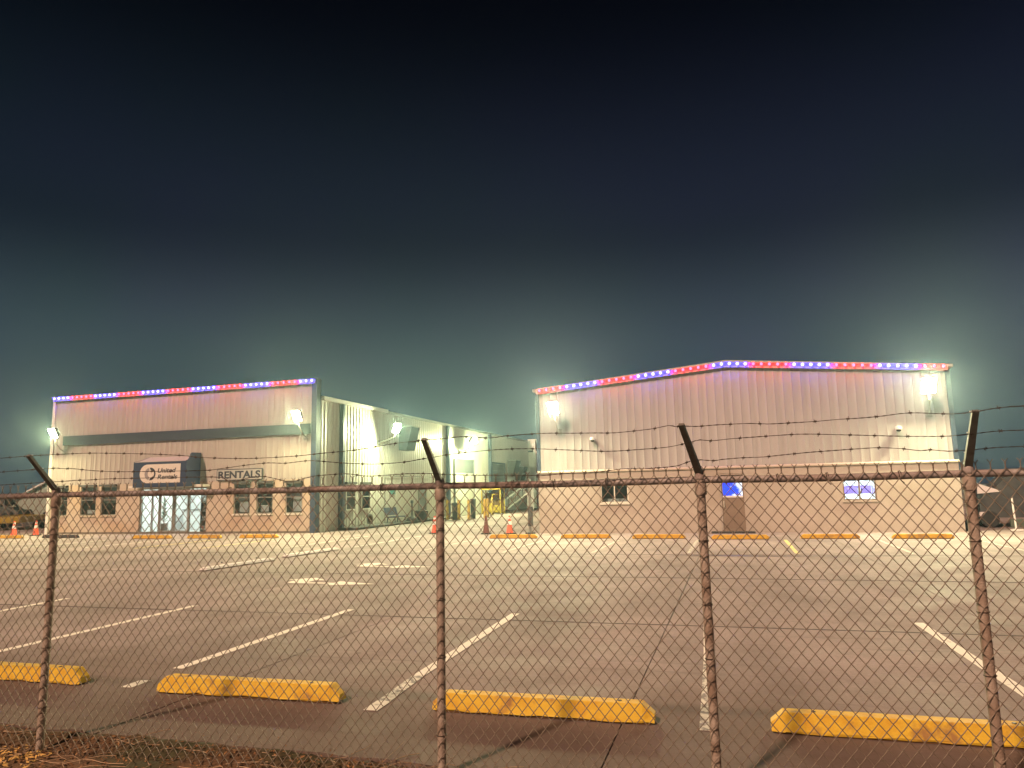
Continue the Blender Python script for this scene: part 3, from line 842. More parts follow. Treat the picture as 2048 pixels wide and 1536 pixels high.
def shop_window(w, lit, name='window'):
    a, b_, c, e_ = w
    f_ = sb(frame_mb(a, b_, c, e_, FY + 0.03, FY + 0.11, 0.045, ((a + b_) / 2,)), name, 'frame_white' if not lit else 'door_tan')
    m_ = (a + b_) / 2
    for x0, x1 in ((a + 0.046, m_ - 0.024), (m_ + 0.024, b_ - 0.046)):
        sb(MB().box(x0, x1, FY + 0.066, FY + 0.072, c + 0.046, e_ - 0.046), 'pane', 'glass_pane', f_)
    sb(MB().box(a - 0.05, b_ + 0.05, FY - 0.05, FY - 0.002, c - 0.06, c - 0.003), 'sill', 'frame_white' if not lit else 'stucco_right', f_)
    return f_
w1 = shop_window(W1, False)
sb(MB().box(W1[0] + 0.06, W1[1] - 0.06, YR + 0.30, YR + 0.31, W1[2] + 0.02, W1[2] + 0.16), 'paper_notice', 'paper', w1)
cl = MB()
for k in range(9):
    x = W1[0] + 0.60 + 0.045 * k
    cl.tube([(x, YR + 0.35, W1[3]), (x - 0.10 + 0.02 * k, YR + 0.36, W1[3] - 0.28 - 0.03 * (k % 3))], 0.008, 5)
sb(cl, 'dried_grass_bunch', 'paper', w1)
w2 = shop_window(W2, True)
# door with lit upper light
a, b_, c, e_ = DR
df = sb(frame_mb(a, b_, 0.0, e_, FY + 0.015, FY + 0.13, 0.055), 'front_door', 'stucco_right')
sb(MB().box(a + 0.057, b_ - 0.057, FY + 0.06, FY + 0.105, 0.06, 1.30).box(a + 0.057, a + 0.10, FY + 0.06, FY + 0.105, 1.30, e_ - 0.058).box(b_ - 0.10, b_ - 0.057, FY + 0.06, FY + 0.105, 1.30, e_ - 0.058).box(a + 0.10, b_ - 0.10, FY + 0.06, FY + 0.105, e_ - 0.12, e_ - 0.058), 'door_leaf', 'door_tan', df)
sb(MB().box(a + 0.101, b_ - 0.101, FY + 0.075, FY + 0.09, 1.301, e_ - 0.121), 'backlit_poster', 'film_blue', df)['label'] = 'bright blue backlit poster in the upper door light'
sb(MB().box(a + 0.09, b_ - 0.09, FY + 0.045, FY + 0.059, 1.27, 1.335), 'poster_edge', 'room_white', df)
sb(MB().tube([(a + 0.12, FY + 0.06, 0.92), (a + 0.12, FY + 0.0, 0.93), (a + 0.12, FY + 0.0, 1.13), (a + 0.12, FY + 0.06, 1.14)], 0.013, 8), 'door_handle', 'frame_white', df)
sb(MB().box(a - 0.38, b_ + 0.25, FY - 0.55, FY - 0.003, 0.003, 0.055, 0.01), 'door_step', 'dark_metal')
# lit room behind the right window and the door
rm_ = MB()
rx0, rx1, ry0, ry1, rz1 = 1.6, 6.4, YR + 0.22, YR + 3.4, 2.6
rm_.quad((rx0, ry1, 0), (rx1, ry1, 0), (rx1, ry1, rz1), (rx0, ry1, rz1)).quad((rx0, ry0, 0), (rx0, ry1, 0), (rx0, ry1, rz1), (rx0, ry0, rz1)).quad((rx1, ry1, 0), (rx1, ry0, 0), (rx1, ry0, rz1), (rx1, ry1, rz1)).quad((rx0, ry0, rz1), (rx0, ry1, rz1), (rx1, ry1, rz1), (rx1, ry0, rz1)).quad((rx0, ry0, 0.02), (rx1, ry0, 0.02), (rx1, ry1, 0.02), (rx0, ry1, 0.02))
sb(rm_, 'office_room', 'room_white')
for x in (3.2, 5.0):
    sb(MB().box(x - 0.3, x + 0.3, YR + 0.8, YR + 2.6, rz1 - 0.06, rz1 - 0.02), 'ceiling_light', 'room_light')
sb(MB().tube([(XR0 - 0.05, YR + 0.6, 0.02), (XR0 - 0.05, YR + 0.6, 2.2)], 0.02, 6), 'conduit', 'frame_grey')

# things standing in the lit room of the gabled building
cb = empty('wall_cabinet', (4.35, YR + 2.9, 0))
tag(cb, 'white cabinet with purple and teal boxes seen through the lit window', 'cabinet')
MB().box(-0.9, 1.0, 0, 0.4, 0.03, 1.28).build('carcass', 'white_paint', cb)
for x in (-0.55, 0.1, 0.72):
    MB().box(x - 0.24, x + 0.22, 0.02, 0.3, 1.281, 1.50).build('storage_box', 'goods_purple' if x > -0.5 else 'goods_teal', cb)
MB().box(-0.4, 0.9, 0.05, 0.3, 1.505, 1.60).build('storage_box', 'goods_purple', cb)
hp = empty('hanging_pipe_rack', (4.95, YR + 1.6, 0))
tag(hp, 'upright white pipe rack beside the right edge of the lit window', 'rack')
for k in range(4):
    MB().tube([(0.06 * k, 0.02 * k, 0.03), (0.06 * k, 0.02 * k, 2.1)], 0.012, 6).build('pipe', 'white_paint', hp)
MB().box(0.28, 0.60, 0, 0.12, 0.03, 2.2).build('dark_board', 'shelf_grey', hp)

# lobby contents
def shelf_unit(x, y, label, rows, w=0.95):
    t = empty('display_shelf', (x, y, 0))
    tag(t, label, 'shelf', 'shelves in the lobby')
    MB().box(-w / 2, -w / 2 + 0.03, 0, 0.4, 0.03, 1.9).build('side_panel', 'shelf_grey', t)
    MB().box(w / 2 - 0.03, w / 2, 0, 0.4, 0.03, 1.9).build('side_panel', 'shelf_grey', t)
    MB().box(-w / 2 + 0.03, w / 2 - 0.03, 0.37, 0.4, 0.03, 1.9).build('back_panel', 'shelf_grey', t)
    for k in range(rows):
        z = 0.15 + k * 1.7 / rows
        MB().box(-w / 2 + 0.03, w / 2 - 0.03, 0, 0.37, z, z + 0.025).build('shelf_board', 'white_paint', t)
        xx = -w / 2 + 0.06
        while xx < w / 2 - 0.15:
            ww, hh = random.uniform(0.07, 0.2), random.uniform(0.12, 0.30)
            MB().box(xx, min(xx + ww, w / 2 - 0.04), 0.05, 0.28, z + 0.027, z + 0.027 + hh, 0.01).build('packet', random.choice(('goods_red', 'goods_pale', 'goods_pale', 'white_paint')), t)
            xx += ww + random.uniform(0.01, 0.08)
    return t
shelf_unit(-24.42, 30.15, 'display shelf with red and white packets behind the right side light', 4)
shelf_unit(-25.3, 31.9, 'low display shelf seen through the right glass door', 4, 1.1)
pl = empty('potted_plant', (-27.02, 30.15, 0))
tag(pl, 'tall potted plant behind the left side light of the entrance', 'plant')
MB().lathe([(0.14, 0.03), (0.20, 0.42), (0.21, 0.45), (0.17, 0.45)], 14).build('pot', 'pot', pl)
lf = MB()
for k in range(70):
    a = random.uniform(0, 6.28); z0 = random.uniform(0.45, 1.5); L = random.uniform(0.2, 0.42); t_ = random.uniform(0.1, 0.9)
    p0 = Vector((0, 0, z0)); p1 = p0 + Vector((math.cos(a) * L * 0.5, math.sin(a) * L * 0.5, L * t_)); p2 = p0 + Vector((math.cos(a) * L, math.sin(a) * L, L * (t_ - 0.2)))
    n_ = Vector((-math.sin(a), math.cos(a), 0)) * 0.025
    lf.quad(p0, p1 - n_, p2, p1 + n_)
lf.build('leaves', 'plant_green', pl)
MB().tube([(0, 0, 0.4), (0.01, 0, 1.6)], 0.02, 6).build('stem', 'pot', pl)
ct = empty('service_counter', (-27.4, 32.6, 0))
tag(ct, 'pale service counter with papers at the back of the lobby', 'counter')
MB().box(-0.6, 1.6, 0, 0.6, 0.03, 1.02).build('body', 'room_white', ct)
MB().box(-0.65, 1.65, -0.05, 0.65, 1.021, 1.06).build('worktop', 'shelf_grey', ct)

# ================================================================== SIGNS
aw = empty('awning_sign', (-25.8, YL, 2.2))
tag(aw, 'dark blue awning sign with rounded white logo panel above the glass entrance', 'sign')
def ab(mb, name, m, parent=None):
    mb.v = [(x + 25.8, y - YL, z - 2.2) for x, y, z in mb.v]
    return mb.build(name, m, parent or aw)
ax0, ax1, fy = -27.33, -24.29, 28.36
def awz(t): return 3.42 + 0.26 * (t ** 1.4)               # concave top profile, t from front to wall
prof = [(fy, 2.20)] + [(YL - 0.035, 2.24)] + [(fy + (YL - 0.035 - fy) * t, z) for t, z in ((1, 3.80), (0.36, 3.79), (0.30, 3.75), (0.24, 3.62), (0.17, 3.50), (0.10, 3.44), (0, 3.42))]
prof_low = prof[:2] + [(fy + (YL - 0.035 - fy) * t, awz(t)) for t in (1, 0.75, 0.5, 0.25, 0)]
ab(MB().prism_x(prof_low, ax0, ax0 + 0.05), 'end_panel', 'sign_blue')
ab(MB().prism_x(prof, ax1 - 0.05, ax1), 'end_panel', 'sign_blue')
tp = MB()
for k in range(8):
    t0, t1 = k / 8, (k + 1) / 8
    ya, yb = fy + (YL - 0.04 - fy) * t0, fy + (YL - 0.04 - fy) * t1
    tp.prism_x([(ya, awz(t0) - 0.03), (yb, awz(t1) - 0.03), (yb, awz(t1) - 0.006), (ya, awz(t0) - 0.006)], ax0 + 0.051, ax1 - 0.051)
ab(tp, 'sloped_top', 'siding_left')
ab(MB().box(ax0 + 0.051, ax1 - 0.051, fy + 0.004, fy + 0.05, 2.20, 3.41), 'fascia', 'sign_blue')
ab(MB().box(ax0 + 0.051, ax1 - 0.051, fy + 0.051, YL - 0.04, 2.205, 2.24), 'soffit', 'frame_white')
px0, px1, pz0, pz1 = -26.94, -24.62, 2.40, 3.28
hr = (pz1 - pz0) / 2
pill = [(px1, pz0), (px1, pz1)] + [(px0 + hr + hr * math.cos(a), (pz0 + pz1) / 2 + hr * math.sin(a)) for a in [math.pi / 2 + math.pi * k / 18 for k in range(19)]]
ab(MB().prism(pill, fy - 0.012, fy + 0.003), 'logo_panel', 'sign_white')
def ring(cx, cz, ro, ri, a0, a1, y, name, m, dx=0.0, n=22):
    b = MB()
    for k in range(n):
        t0, t1 = a0 + (a1 - a0) * k / n, a0 + (a1 - a0) * (k + 1) / n
        b.prism([(cx + ro * math.cos(t0), cz + ro * math.sin(t0)), (cx + ro * math.cos(t1), cz + ro * math.sin(t1)), (cx + dx + ri * math.cos(t1), cz + ri * math.sin(t1)), (cx + dx + ri * math.cos(t0), cz + ri * math.sin(t0))], y - 0.008, y - 0.0005)
    ab(b, name, m)
ring(-26.32, 2.83, 0.30, 0.16, -1.75, 1.75, fy - 0.012, 'logo_mark', 'sign_ink', 0.06)
ring(-26.36, 2.83, 0.29, 0.15, 1.78, 4.50, fy - 0.012, 'logo_mark', 'sign_mark_grey', 0.03)
for body, z0, z1, x1 in (('United', 2.87, 3.09, -24.86), ('Rentals', 2.57, 2.79, -24.77)):
    t = text_part('lettering', body, 'sign_ink', None, -25.90 + 25.8, x1 + 25.8, z0 - 2.2, z1 - 2.2, fy - 0.0125 - YL, 0.22, 0.022)
    t.parent = aw
rs = empty('wall_sign', (-22.07, YL - 0.04, 2.44))
tag(rs, 'pale rectangular wall sign with bold dark capitals reading RENTALS', 'sign')
MB().box(-1.25, 1.25, -0.045, 0.0, 0.0, 0.53).build('board', 'sign_ink', rs)
MB().box(-1.215, 1.215, -0.052, -0.0455, 0.035, 0.495).build('face', 'sign_grey', rs)
t = text_part('lettering', 'RENTALS', 'sign_ink', rs, -1.15, 1.15, 0.09, 0.44, -0.0525, 0.0, 0.035)

# ================================================================== ROOF LIGHT STRINGS
BULB = {}
for c_ in ('red', 'blue'):
    b = MB().lathe([(0.012, -0.10), (0.040, -0.085), (0.050, -0.05), (0.040, -0.018), (0.022, -0.005), (0.022, 0.0)], 8)
    BULB[c_] = b.mesh('bulb', 'led_' + c_)
def led_string(pts, seq, label, y, depth):
    """pts: polyline of (x, z) along the roof edge"""
    t = empty('light_string', (pts[0][0], y, 0))
    tag(t, label, 'string lights', 'patriotic light strings along the roof edges')
    segs = [(Vector((a[0], 0, a[1])), Vector((b[0], 0, b[1]))) for a, b in zip(pts[:-1], pts[1:])]
    for a, b in segs:
        a2, b2 = a - Vector((pts[0][0], 0, 0)), b - Vector((pts[0][0], 0, 0))
        tr = MB()
        for (y0, y1, z0, z1) in ((0.0, 0.012, -0.17, 0.012), (-0.12, 0.012, 0.0125, 0.028)):
            tr.v_start = len(tr.v)
            q = len(tr.v)
            for p in (a2, b2):
                tr.v += [(p.x, y0, p.z + z0), (p.x, y1, p.z + z0), (p.x, y1, p.z + z1), (p.x, y0, p.z + z1)]
            tr.f += [(q, q + 1, q + 5, q + 4), (q + 1, q + 2, q + 6, q + 5), (q + 2, q + 3, q + 7, q + 6), (q + 3, q, q + 4, q + 7), (q + 3, q + 2, q + 1, q), (q + 4, q + 5, q + 6, q + 7)]
        tr.build('track', 'sign_grey', t)
    total = sum((b - a).length for a, b in segs)
    n = len(seq)
    for k in range(n):
        dist = total * (k + 0.5) / n
        for a, b in segs:
            L = (b - a).length
            if dist <= L: break
            dist -= L
        p = a + (b - a) * (dist / L)
        o = obj('bulb', BULB[seq[k]], t)
        o.location = (p.x - pts[0][0], -0.062, p.z + 0.012)
seqL = (['blue'] * 3 + ['red'] * 5 + ['blue'] * 5 + ['red'] * 5 + ['blue'] * 5 + ['red'] * 5 + ['blue'] * 5 + ['red'] * 5 + ['blue'] * 5 + ['red'] * 5 + ['blue'] * 4)[::-1]
led_string([(XL0 - 0.03, HL - 0.03), (XL1 - 0.02, HL - 0.03)], seqL, 'straight red and blue light string along the flat false front', YL - 0.115, 0)
seqR = ['red'] * 4
for k in range(9): seqR += [('blue', 'red')[k % 2]] * 5
seqR += ['red'] * 3
led_string([(XR0 - 0.08, EA + 0.09), (XM, PK + 0.105), (XR1 + 0.08, EA + 0.09)], seqR, 'red and blue light string along the low gable', YR - 0.075, 0)

# ================================================================== FLOOD LAMPS
def flood_lamp(name_pos, out, label, lens, size=(0.40, 0.54), tilt=60, arm=0.55, drop=0.95, wall_gap=0.62, lens_y=-0.096, bulge=0.03, head=0.0):
    """out: 'front' = mounted on a wall facing -Y, 'side' = on a wall facing +X"""
    t = empty('flood_lamp', name_pos, 0 if out == 'front' else R(90))
    tag(t, label, 'flood lamp', 'flood lamps on the building walls')
    w, h = size
    tm = Matrix.Rotation(head, 4, 'Z') @ Matrix.Rotation(R(90 - tilt), 4, 'X')
    # housing: tapered box, opening towards -Y
    hb = MB()
    hb.v = [(-w / 2, -0.10, -h / 2), (w / 2, -0.10, -h / 2), (w / 2, -0.10, h / 2), (-w / 2, -0.10, h / 2), (-w * 0.33, 0.16, -h * 0.33), (w * 0.33, 0.16, -h * 0.33), (w * 0.33, 0.16, h * 0.33), (-w * 0.33, 0.16, h * 0.33)]
    hb.f = [(7, 6, 5, 4), (0, 4, 5, 1), (1, 5, 6, 2), (2, 6, 7, 3), (3, 7, 4, 0)]
    hb.xform(tm).build('housing', 'dark_metal', t)
    lb = MB()                                               # bulged lens
    N = 6
    for j in range(N + 1):
        for i in range(N + 1):
            u, v = i / N * 2 - 1, j / N * 2 - 1
            lb.v.append((u * w * 0.45, lens_y - bulge * (1 - u * u) * (1 - v * v), v * h * 0.44))
    for j in range(N):
        for i in range(N):
            q = j * (N + 1) + i
            lb.f.append((q, q + 1, q + N + 2, q + N + 1))
    lb.xform(tm).build('lens', lens, t)
    MB().box(-0.03, 0.03, 0.02, 0.10, -0.26, 0.0).build('yoke', 'frame_grey', t)
    MB().tube([(0, 0.06, -0.24), (0.02, 0.10, -0.5), (0.05, wall_gap * 0.55, -drop + 0.12), (0.06, wall_gap - 0.02, -drop)], 0.028, 8).build('arm', 'frame_grey', t)
    MB().box(-0.05, 0.17, wall_gap - 0.03, wall_gap, -drop - 0.13, -drop + 0.13).build('wall_plate', 'frame_grey', t)
    return t
flood_lamp((-32.75, 28.72, 5.09), 'front', 'glaring yellowish flood lamp at the left corner of the false front', 'lens_left')
flood_lamp((-18.66, 28.72, 5.28), 'front', 'glaring warm flood lamp over the band beside the blue corner post', 'lens_left')
flood_lamp((-6.58, 27.92, 4.92), 'front', 'glaring pale flood lamp at the left end of the gabled wall', 'lens_right')
flood_lamp((6.66, 27.92, 5.00), 'front', 'glaring white flood lamp at the right end of the gabled wall', 'lens_right', size=(0.46, 0.58))
flood_lamp((-17.0, 35.44, 5.16), 'side', 'glaring greenish flood lamp on the alley wall next to the white gutter', 'lens_side', tilt=58, lens_y=-0.085, bulge=0.20, head=R(-38), wall_gap=1.06, drop=0.8)
flood_lamp((-17.0, 47.5, 5.18), 'side', 'glaring yellow-green flood lamp above the pale overhead door', 'lens_alley', tilt=60, lens_y=-0.085, bulge=0.30, head=R(-8), wall_gap=1.06, drop=0.8)

# ================================================================== SECURITY CAMERAS
for x, z, lab in ((-5.16, 3.62, 'small white dome camera left of centre on the gabled wall'), (5.70, 3.56, 'small white dome camera on the gabled wall under the right lamp')):
    t = empty('security_camera', (x, YR - 0.0, z))
    tag(t, lab, 'camera', 'dome cameras on the gabled wall')
    MB().box(-0.06, 0.06, -0.05, 0.0, -0.06, 0.08).build('mount', 'cam_white', t)
    MB().tube([(0, -0.05, 0.03), (0, -0.16, 0.03)], 0.03, 8).build('neck', 'cam_white', t)
    MB().lathe([(0.03, 0.09), (0.09, 0.08), (0.105, 0.02), (0.105, -0.02), (0.10, -0.03)], 14, 0, -0.18).build('shell', 'cam_white', t, True)
    MB().lathe([(0.085, -0.031), (0.075, -0.075), (0.045, -0.10), (0.01, -0.108)], 14, 0, -0.18).build('dome', 'rubber', t, True)

# ================================================================== EXHAUST HOODS ON THE ALLEY WALL
for y0, y1, zt, zb, lab in ((38.0, 39.15, 5.40, 4.08, 'dark slanted wall hood next to the alley flood lamp'),
                            (59.1, 60.5, 4.14, 2.85, 'dark slanted wall hood right of the grey overhead door'),
                            (61.35, 62.7, 3.66, 2.5, 'farthest and lowest dark wall hood, next to the white return wall')):
    t = empty('wall_hood', (XL1 + 0.02, (y0 + y1) / 2, zb))
    tag(t, lab, 'hood', 'slanted hoods on the alley wall')
    hw, H = (y1 - y0) / 2, zt - zb
    b = MB()
    pr = [(0.0, 0.0), (0.46, 0.0), (0.78, H), (0.0, H)]
    b.prism(pr, -hw, hw).build('casing', 'hood_grey', t)
    q = MB()
    q.v = [(0.465, -hw + 0.02, 0.02), (0.465, hw - 0.02, 0.02), (0.785, hw - 0.02, H - 0.02), (0.785, -hw + 0.02, H - 0.02)]
    q.v += [(x + 0.012, y, z) for x, y, z in q.v]
    q.f = [(4, 5, 6, 7), (0, 1, 5, 4), (1, 2, 6, 5), (2, 3, 7, 6), (3, 0, 4, 7)]
    q.build('shaded_slant_face', 'hood_face_shaded', t)  # unlit slanted face painted near-black over the grey casing
    MB().box(-0.02, 0.82, -hw - 0.03, hw + 0.03, H + 0.003, H + 0.035).build('top_flashing', 'frame_grey', t)

# ================================================================== THINGS ALONG THE ALLEY
bn = empty('bench', (-17.35, 36.2, 0), R(90))
tag(bn, 'blue metal bench against the alley wall', 'bench')
for k in range(9):
    MB().box(-0.75, 0.75, -0.25 + 0.055 * k, -0.205 + 0.055 * k, 0.43, 0.455).build('seat_slat', 'bench_blue', bn)
for k in range(8):
    z = 0.52 + 0.05 * k
    MB().box(-0.75, 0.75, 0.26 + 0.016 * k, 0.28 + 0.016 * k, z, z + 0.042).build('back_slat', 'bench_blue', bn)
for s_ in (-0.62, 0.62):
    MB().tube([(s_, -0.24, 0.0), (s_, -0.22, 0.42), (s_, 0.24, 0.42), (s_, 0.40, 0.93)], 0.025, 8).build('leg', 'bench_blue', bn)
    MB().tube([(s_, 0.26, 0.0), (s_, 0.18, 0.42)], 0.025, 8).build('leg', 'bench_blue', bn)
MB().tube([(-0.62, 0.0, 0.08), (0.0, 0.0, 0.42), (0.62, 0.0, 0.08)], 0.015, 6).build('brace', 'bench_blue', bn)
au = empty('ash_urn', (-17.2, 37.9, 0))
tag(au, 'dark smokers post with broad base right of the blue bench', 'ash urn')
MB().lathe([(0.34, 0.0), (0.34, 0.12), (0.28, 0.28), (0.12, 0.36), (0.06, 0.40)], 18).build('base', 'stop_black', au, True)
MB().tube([(0, 0, 0.38), (0, 0, 1.12)], 0.045, 10).build('post', 'stop_black', au)
MB().lathe([(0.05, 1.10), (0.085, 1.13), (0.085, 1.24), (0.04, 1.27)], 12).build('cap', 'stop_black', au, True)
tb = empty('tool_tub', (-17.3, 39.4, 0), R(20))
tag(tb, 'low dark plastic tub between the ash urn and the fence post', 'tub')
MB().lathe([(0.28, 0.0), (0.36, 0.40), (0.38, 0.42), (0.40, 0.62), (0.30, 0.66)], 10).build('body', 'stop_black', tb)
MB().tube([(-0.2, 0, 0.64), (0, 0, 0.72), (0.2, 0, 0.64)], 0.02, 6).build('handle', 'dark_metal', tb)
os_ = empty('oval_sign', (-17.5, 33.5, 0), R(40))
tag(os_, 'small oval sign standing low before the alley windows', 'sign')
ov = [(0.17 * math.cos(a), 0.42 + 0.26 * math.sin(a)) for a in [2 * math.pi * k / 20 for k in range(20)]]
MB().prism(ov, -0.012, 0.012).build('plate', 'sign_grey', os_)
ov2 = [(0.11 * math.cos(a), 0.42 + 0.18 * math.sin(a)) for a in [2 * math.pi * k / 20 for k in range(20)]]
MB().prism(ov2, -0.018, -0.0125).build('emblem', 'stop_under', os_)
MB().box(-0.02, 0.02, -0.01, 0.01, 0.0, 0.18).build('stake', 'dark_metal', os_)
bk = empty('raised_bed', (-17.55, 37.4, 0))
tag(bk, 'low grey concrete kerb along the foot of the alley wall', 'kerb')
MB().box(-0.42, 0.48, -6.2, 7.3, 0.004, 0.12, 0.02).build('kerb_block', 'hood_grey', bk)

# cones
def cone(x, y, label, m='cone_orange', band=True, rz=0.0):
    t = empty('traffic_cone', (x, y, 0), rz)
    tag(t, label, 'traffic cone', 'orange traffic cones')
    MB().prism([(-0.19, 0.004), (0.19, 0.004), (0.19, 0.03), (0.17, 0.045), (-0.17, 0.045), (-0.19, 0.03)], -0.19, 0.19).build('base', 'rubber', t)
    MB().lathe([(0.145, 0.045), (0.135, 0.06), (0.034, 0.70), (0.024, 0.715)], 18).build('body', m, t, True)
    if band:
        for z0, z1 in ((0.36, 0.50), (0.58, 0.65)):
            f_ = lambda z: 0.135 + (0.034 - 0.135) * (z - 0.06) / 0.64 + 0.003
            MB().lathe([(f_(z0), z0), (f_(z1), z1)], 18).build('reflective_band', 'cone_white', t, True)
    return t
cone(-34.0, 27.95, 'orange cone nearest the left edge of the photo')
cone(-32.95, 28.25, 'orange cone with white collar at the office building left corner', rz=R(20))
cone(-11.95, 28.6, 'orange cone with white collar half hidden by the second fence post')
cone(-9.55, 28.15, 'dark dull cone without collar in the alley mouth', 'cone_dull', False, R(10))
cone(-8.55, 28.1, 'orange cone with white collar nearest the gabled building', rz=R(35))
# bollards
def bollard(x, y, label, h=1.2, r=0.085):
    t = empty('bollard', (x, y, 0))
    tag(t, label, 'bollard', 'yellow bollards before the alley doors')
    MB().lathe([(r, 0.0), (r, h - 0.05), (r * 0.8, h - 0.015), (r * 0.35, h)], 14).build('pipe', 'bollard_yellow', t, True)
    MB().lathe([(r + 0.07, 0.0), (r + 0.06, 0.02), (r + 0.01, 0.03)], 14).build('footing', 'slab_edge', t)
for x, y, lab in ((-17.15, 41.6, 'yellow bollard just left of the second fence post'), (-16.55, 41.55, 'yellow bollard just right of the second fence post'),
                  (-15.75, 41.4, 'yellow bollard between the two dark bins'), (-15.08, 41.3, 'yellow bollard touching the narrow dark bin'),
                  (-15.0, 44.6, 'yellow bollard in front of the pale ribbed wall'), (-14.72, 43.2, 'yellow bollard behind the dull dark cone'),
                  (-15.85, 48.1, 'yellow bollard in front of the yellow cage')):
    bollard(x, y, lab)
for x, y, w_, h_, lab in ((-16.1, 41.9, 0.42, 0.95, 'wide dark bin between two yellow bollards'), (-15.55, 43.4, 0.26, 1.15, 'narrow dark bin beside a yellow bollard')):
    t = empty('waste_bin', (x, y, 0))
    tag(t, lab, 'bin', 'dark bins among the bollards')
    b = MB()
    a2, c2 = w_ / 2 * 0.85, w_ / 2
    b.v = [(-a2, -a2, 0.0), (a2, -a2, 0), (a2, a2, 0), (-a2, a2, 0), (-c2, -c2, h_), (c2, -c2, h_), (c2, c2, h_), (-c2, c2, h_)]
    b.f = [(3, 2, 1, 0), (4, 5, 6, 7), (0, 1, 5, 4), (1, 2, 6, 5), (2, 3, 7, 6), (3, 0, 4, 7)]
    b.build('body', 'stop_black', t)
    MB().prism([(-c2 - 0.02, h_ + 0.002), (c2 + 0.02, h_ + 0.002), (c2, h_ + 0.05), (0.05, h_ + 0.08), (-c2, h_ + 0.05)], -c2 - 0.02, c2 + 0.02).build('lid', 'machine_dark', t)
# yellow cage
yc = empty('yellow_cage', (-17.12, 52.2, 0))
tag(yc, 'tall bright yellow steel cage with open upper half in the alley', 'cage')
for x in (-0.72, 0.72):
    for y in (-0.5, 0.5):
        MB().box(x - 0.04, x + 0.04, y - 0.04, y + 0.04, 0.0, 1.75).build('upright', 'machine_yellow', yc)
MB().box(-0.78, 0.78, -0.56, 0.56, 1.751, 1.85).build('top_frame', 'machine_yellow', yc)
MB().box(-0.655, 0.0, -0.55, -0.5, 0.12, 0.80).build('front_panel', 'machine_yellow', yc)
MB().box(0.05, 0.655, -0.55, -0.5, 0.12, 0.62).build('front_panel', 'machine_yellow', yc)
MB().box(-0.655, 0.655, 0.46, 0.5, 0.12, 1.5).build('back_panel', 'stop_under', yc)
MB().tube([(0.1, -0.52, 1.0), (0.1, -0.52, 1.4), (0.5, -0.52, 1.4)], 0.04, 6).build('bent_rail', 'machine_yellow', yc)
MB().box(-0.655, 0.655, -0.45, 0.45, 0.05, 0.12).build('floor_plate', 'machine_yellow', yc)
# rolling stair
rsr = empty('rolling_stair', (-16.6, 57.2, 0), R(8))
tag(rsr, 'white tubular rolling staircase parked at the far end of the alley', 'staircase')
for s_ in (-0.4, 0.4):
    MB().tube([(-1.0, s_, 0.1), (0.8, s_, 1.45)], 0.035, 6).build('stringer', 'white_paint', rsr)
    MB().tube([(-1.0, s_, 0.1), (-1.0, s_, 0.95), (0.75, s_, 2.25), (1.15, s_, 2.25), (1.15, s_, 0.05)], 0.028, 6).build('handrail', 'white_paint', rsr)
    MB().tube([(0.8, s_, 1.45), (0.8, s_, 0.05)], 0.03, 6).build('leg', 'white_paint', rsr)
    for k in range(5):
        x = -0.7 + 0.3 * k
        MB().tube([(x, s_, 0.33 + 0.225 * k), (x, s_, 1.17 + 0.223 * k)], 0.016, 5).build('baluster', 'white_paint', rsr)
for k in range(7):
    x, z = -0.88 + 0.26 * k, 0.19 + 0.195 * k
    MB().box(x - 0.10, x + 0.10, -0.38, 0.38, z, z + 0.025).build('tread', 'frame_grey', rsr)
for x in (-0.95, 1.1):
    for y in (-0.4, 0.4):
        MB().tube([(x, y - 0.025, 0.07), (x, y + 0.025, 0.07)], 0.07, 10).build('wheel', 'rubber', rsr)
# compressor
cp = empty('air_compressor', (-15.0, 60.5, 0))
tag(cp, 'dark rounded compressor tank beyond the rolling stair', 'compressor')
MB().tube([(-0.75, 0, 0.75), (-0.65, 0, 0.75), (0.65, 0, 0.75), (0.75, 0, 0.75)], 0.42, 16).build('tank', 'machine_dark', cp, True)
for s_ in (-0.45, 0.45):
    MB().box(s_ - 0.05, s_ + 0.05, -0.3, 0.3, 0.0, 0.40).build('foot', 'dark_metal', cp)
MB().box(-0.3, 0.3, -0.2, 0.2, 1.16, 1.45, 0.03).build('motor', 'dark_metal', cp)
# post with sleeve at the alley corner of the gabled building
gp_ = empty('gate_post', (-7.72, 28.15, 0))
tag(gp_, 'grey gate post with a thick lower sleeve at the gabled building left corner', 'post')
MB().tube([(0, 0, 0.0), (0, 0, 2.15)], 0.055, 10).build('pipe', 'frame_grey', gp_)
MB().tube([(0.02, 0, 0.30), (0.02, 0, 1.05)], 0.105, 12).build('sleeve', 'hood_grey', gp_)
MB().lathe([(0.20, 0.0), (0.20, 0.05), (0.09, 0.08)], 14).build('foot', 'machine_dark', gp_)

# ================================================================== FAR LEFT YARD
sh = empty('storage_shed', (-70.0, 61, 0))
tag(sh, 'far grey-green shed with white-edged gable roof at the left', 'shed')
MB().prism([(-6.5, 0), (6.5, 0), (6.5, 1.35), (0.9, 3.85), (-6.5, 0.9)], 0, 18).build('wall', 'shed_green', sh)
MB().prism([(-6.8, 0.80), (0.9, 3.88), (0.9, 4.05), (-6.8, 0.97)], -0.3, 18.3).build('roof_sheet', 'gutter_white', sh)
MB().prism([(6.8, 1.25), (0.9, 3.88), (0.9, 4.05), (6.8, 1.42)][::-1], -0.3, 18.3).build('roof_sheet', 'gutter_white', sh)
ft = empty('flatbed_trailer', (-43.4, 36.4, 0), R(123))
tag(ft, 'long low yellow flatbed trailer behind the cones at the left edge', 'trailer')
MB().box(-4.6, 4.6, -1.1, 1.1, 0.42, 0.72).build('deck', 'machine_yellow', ft)
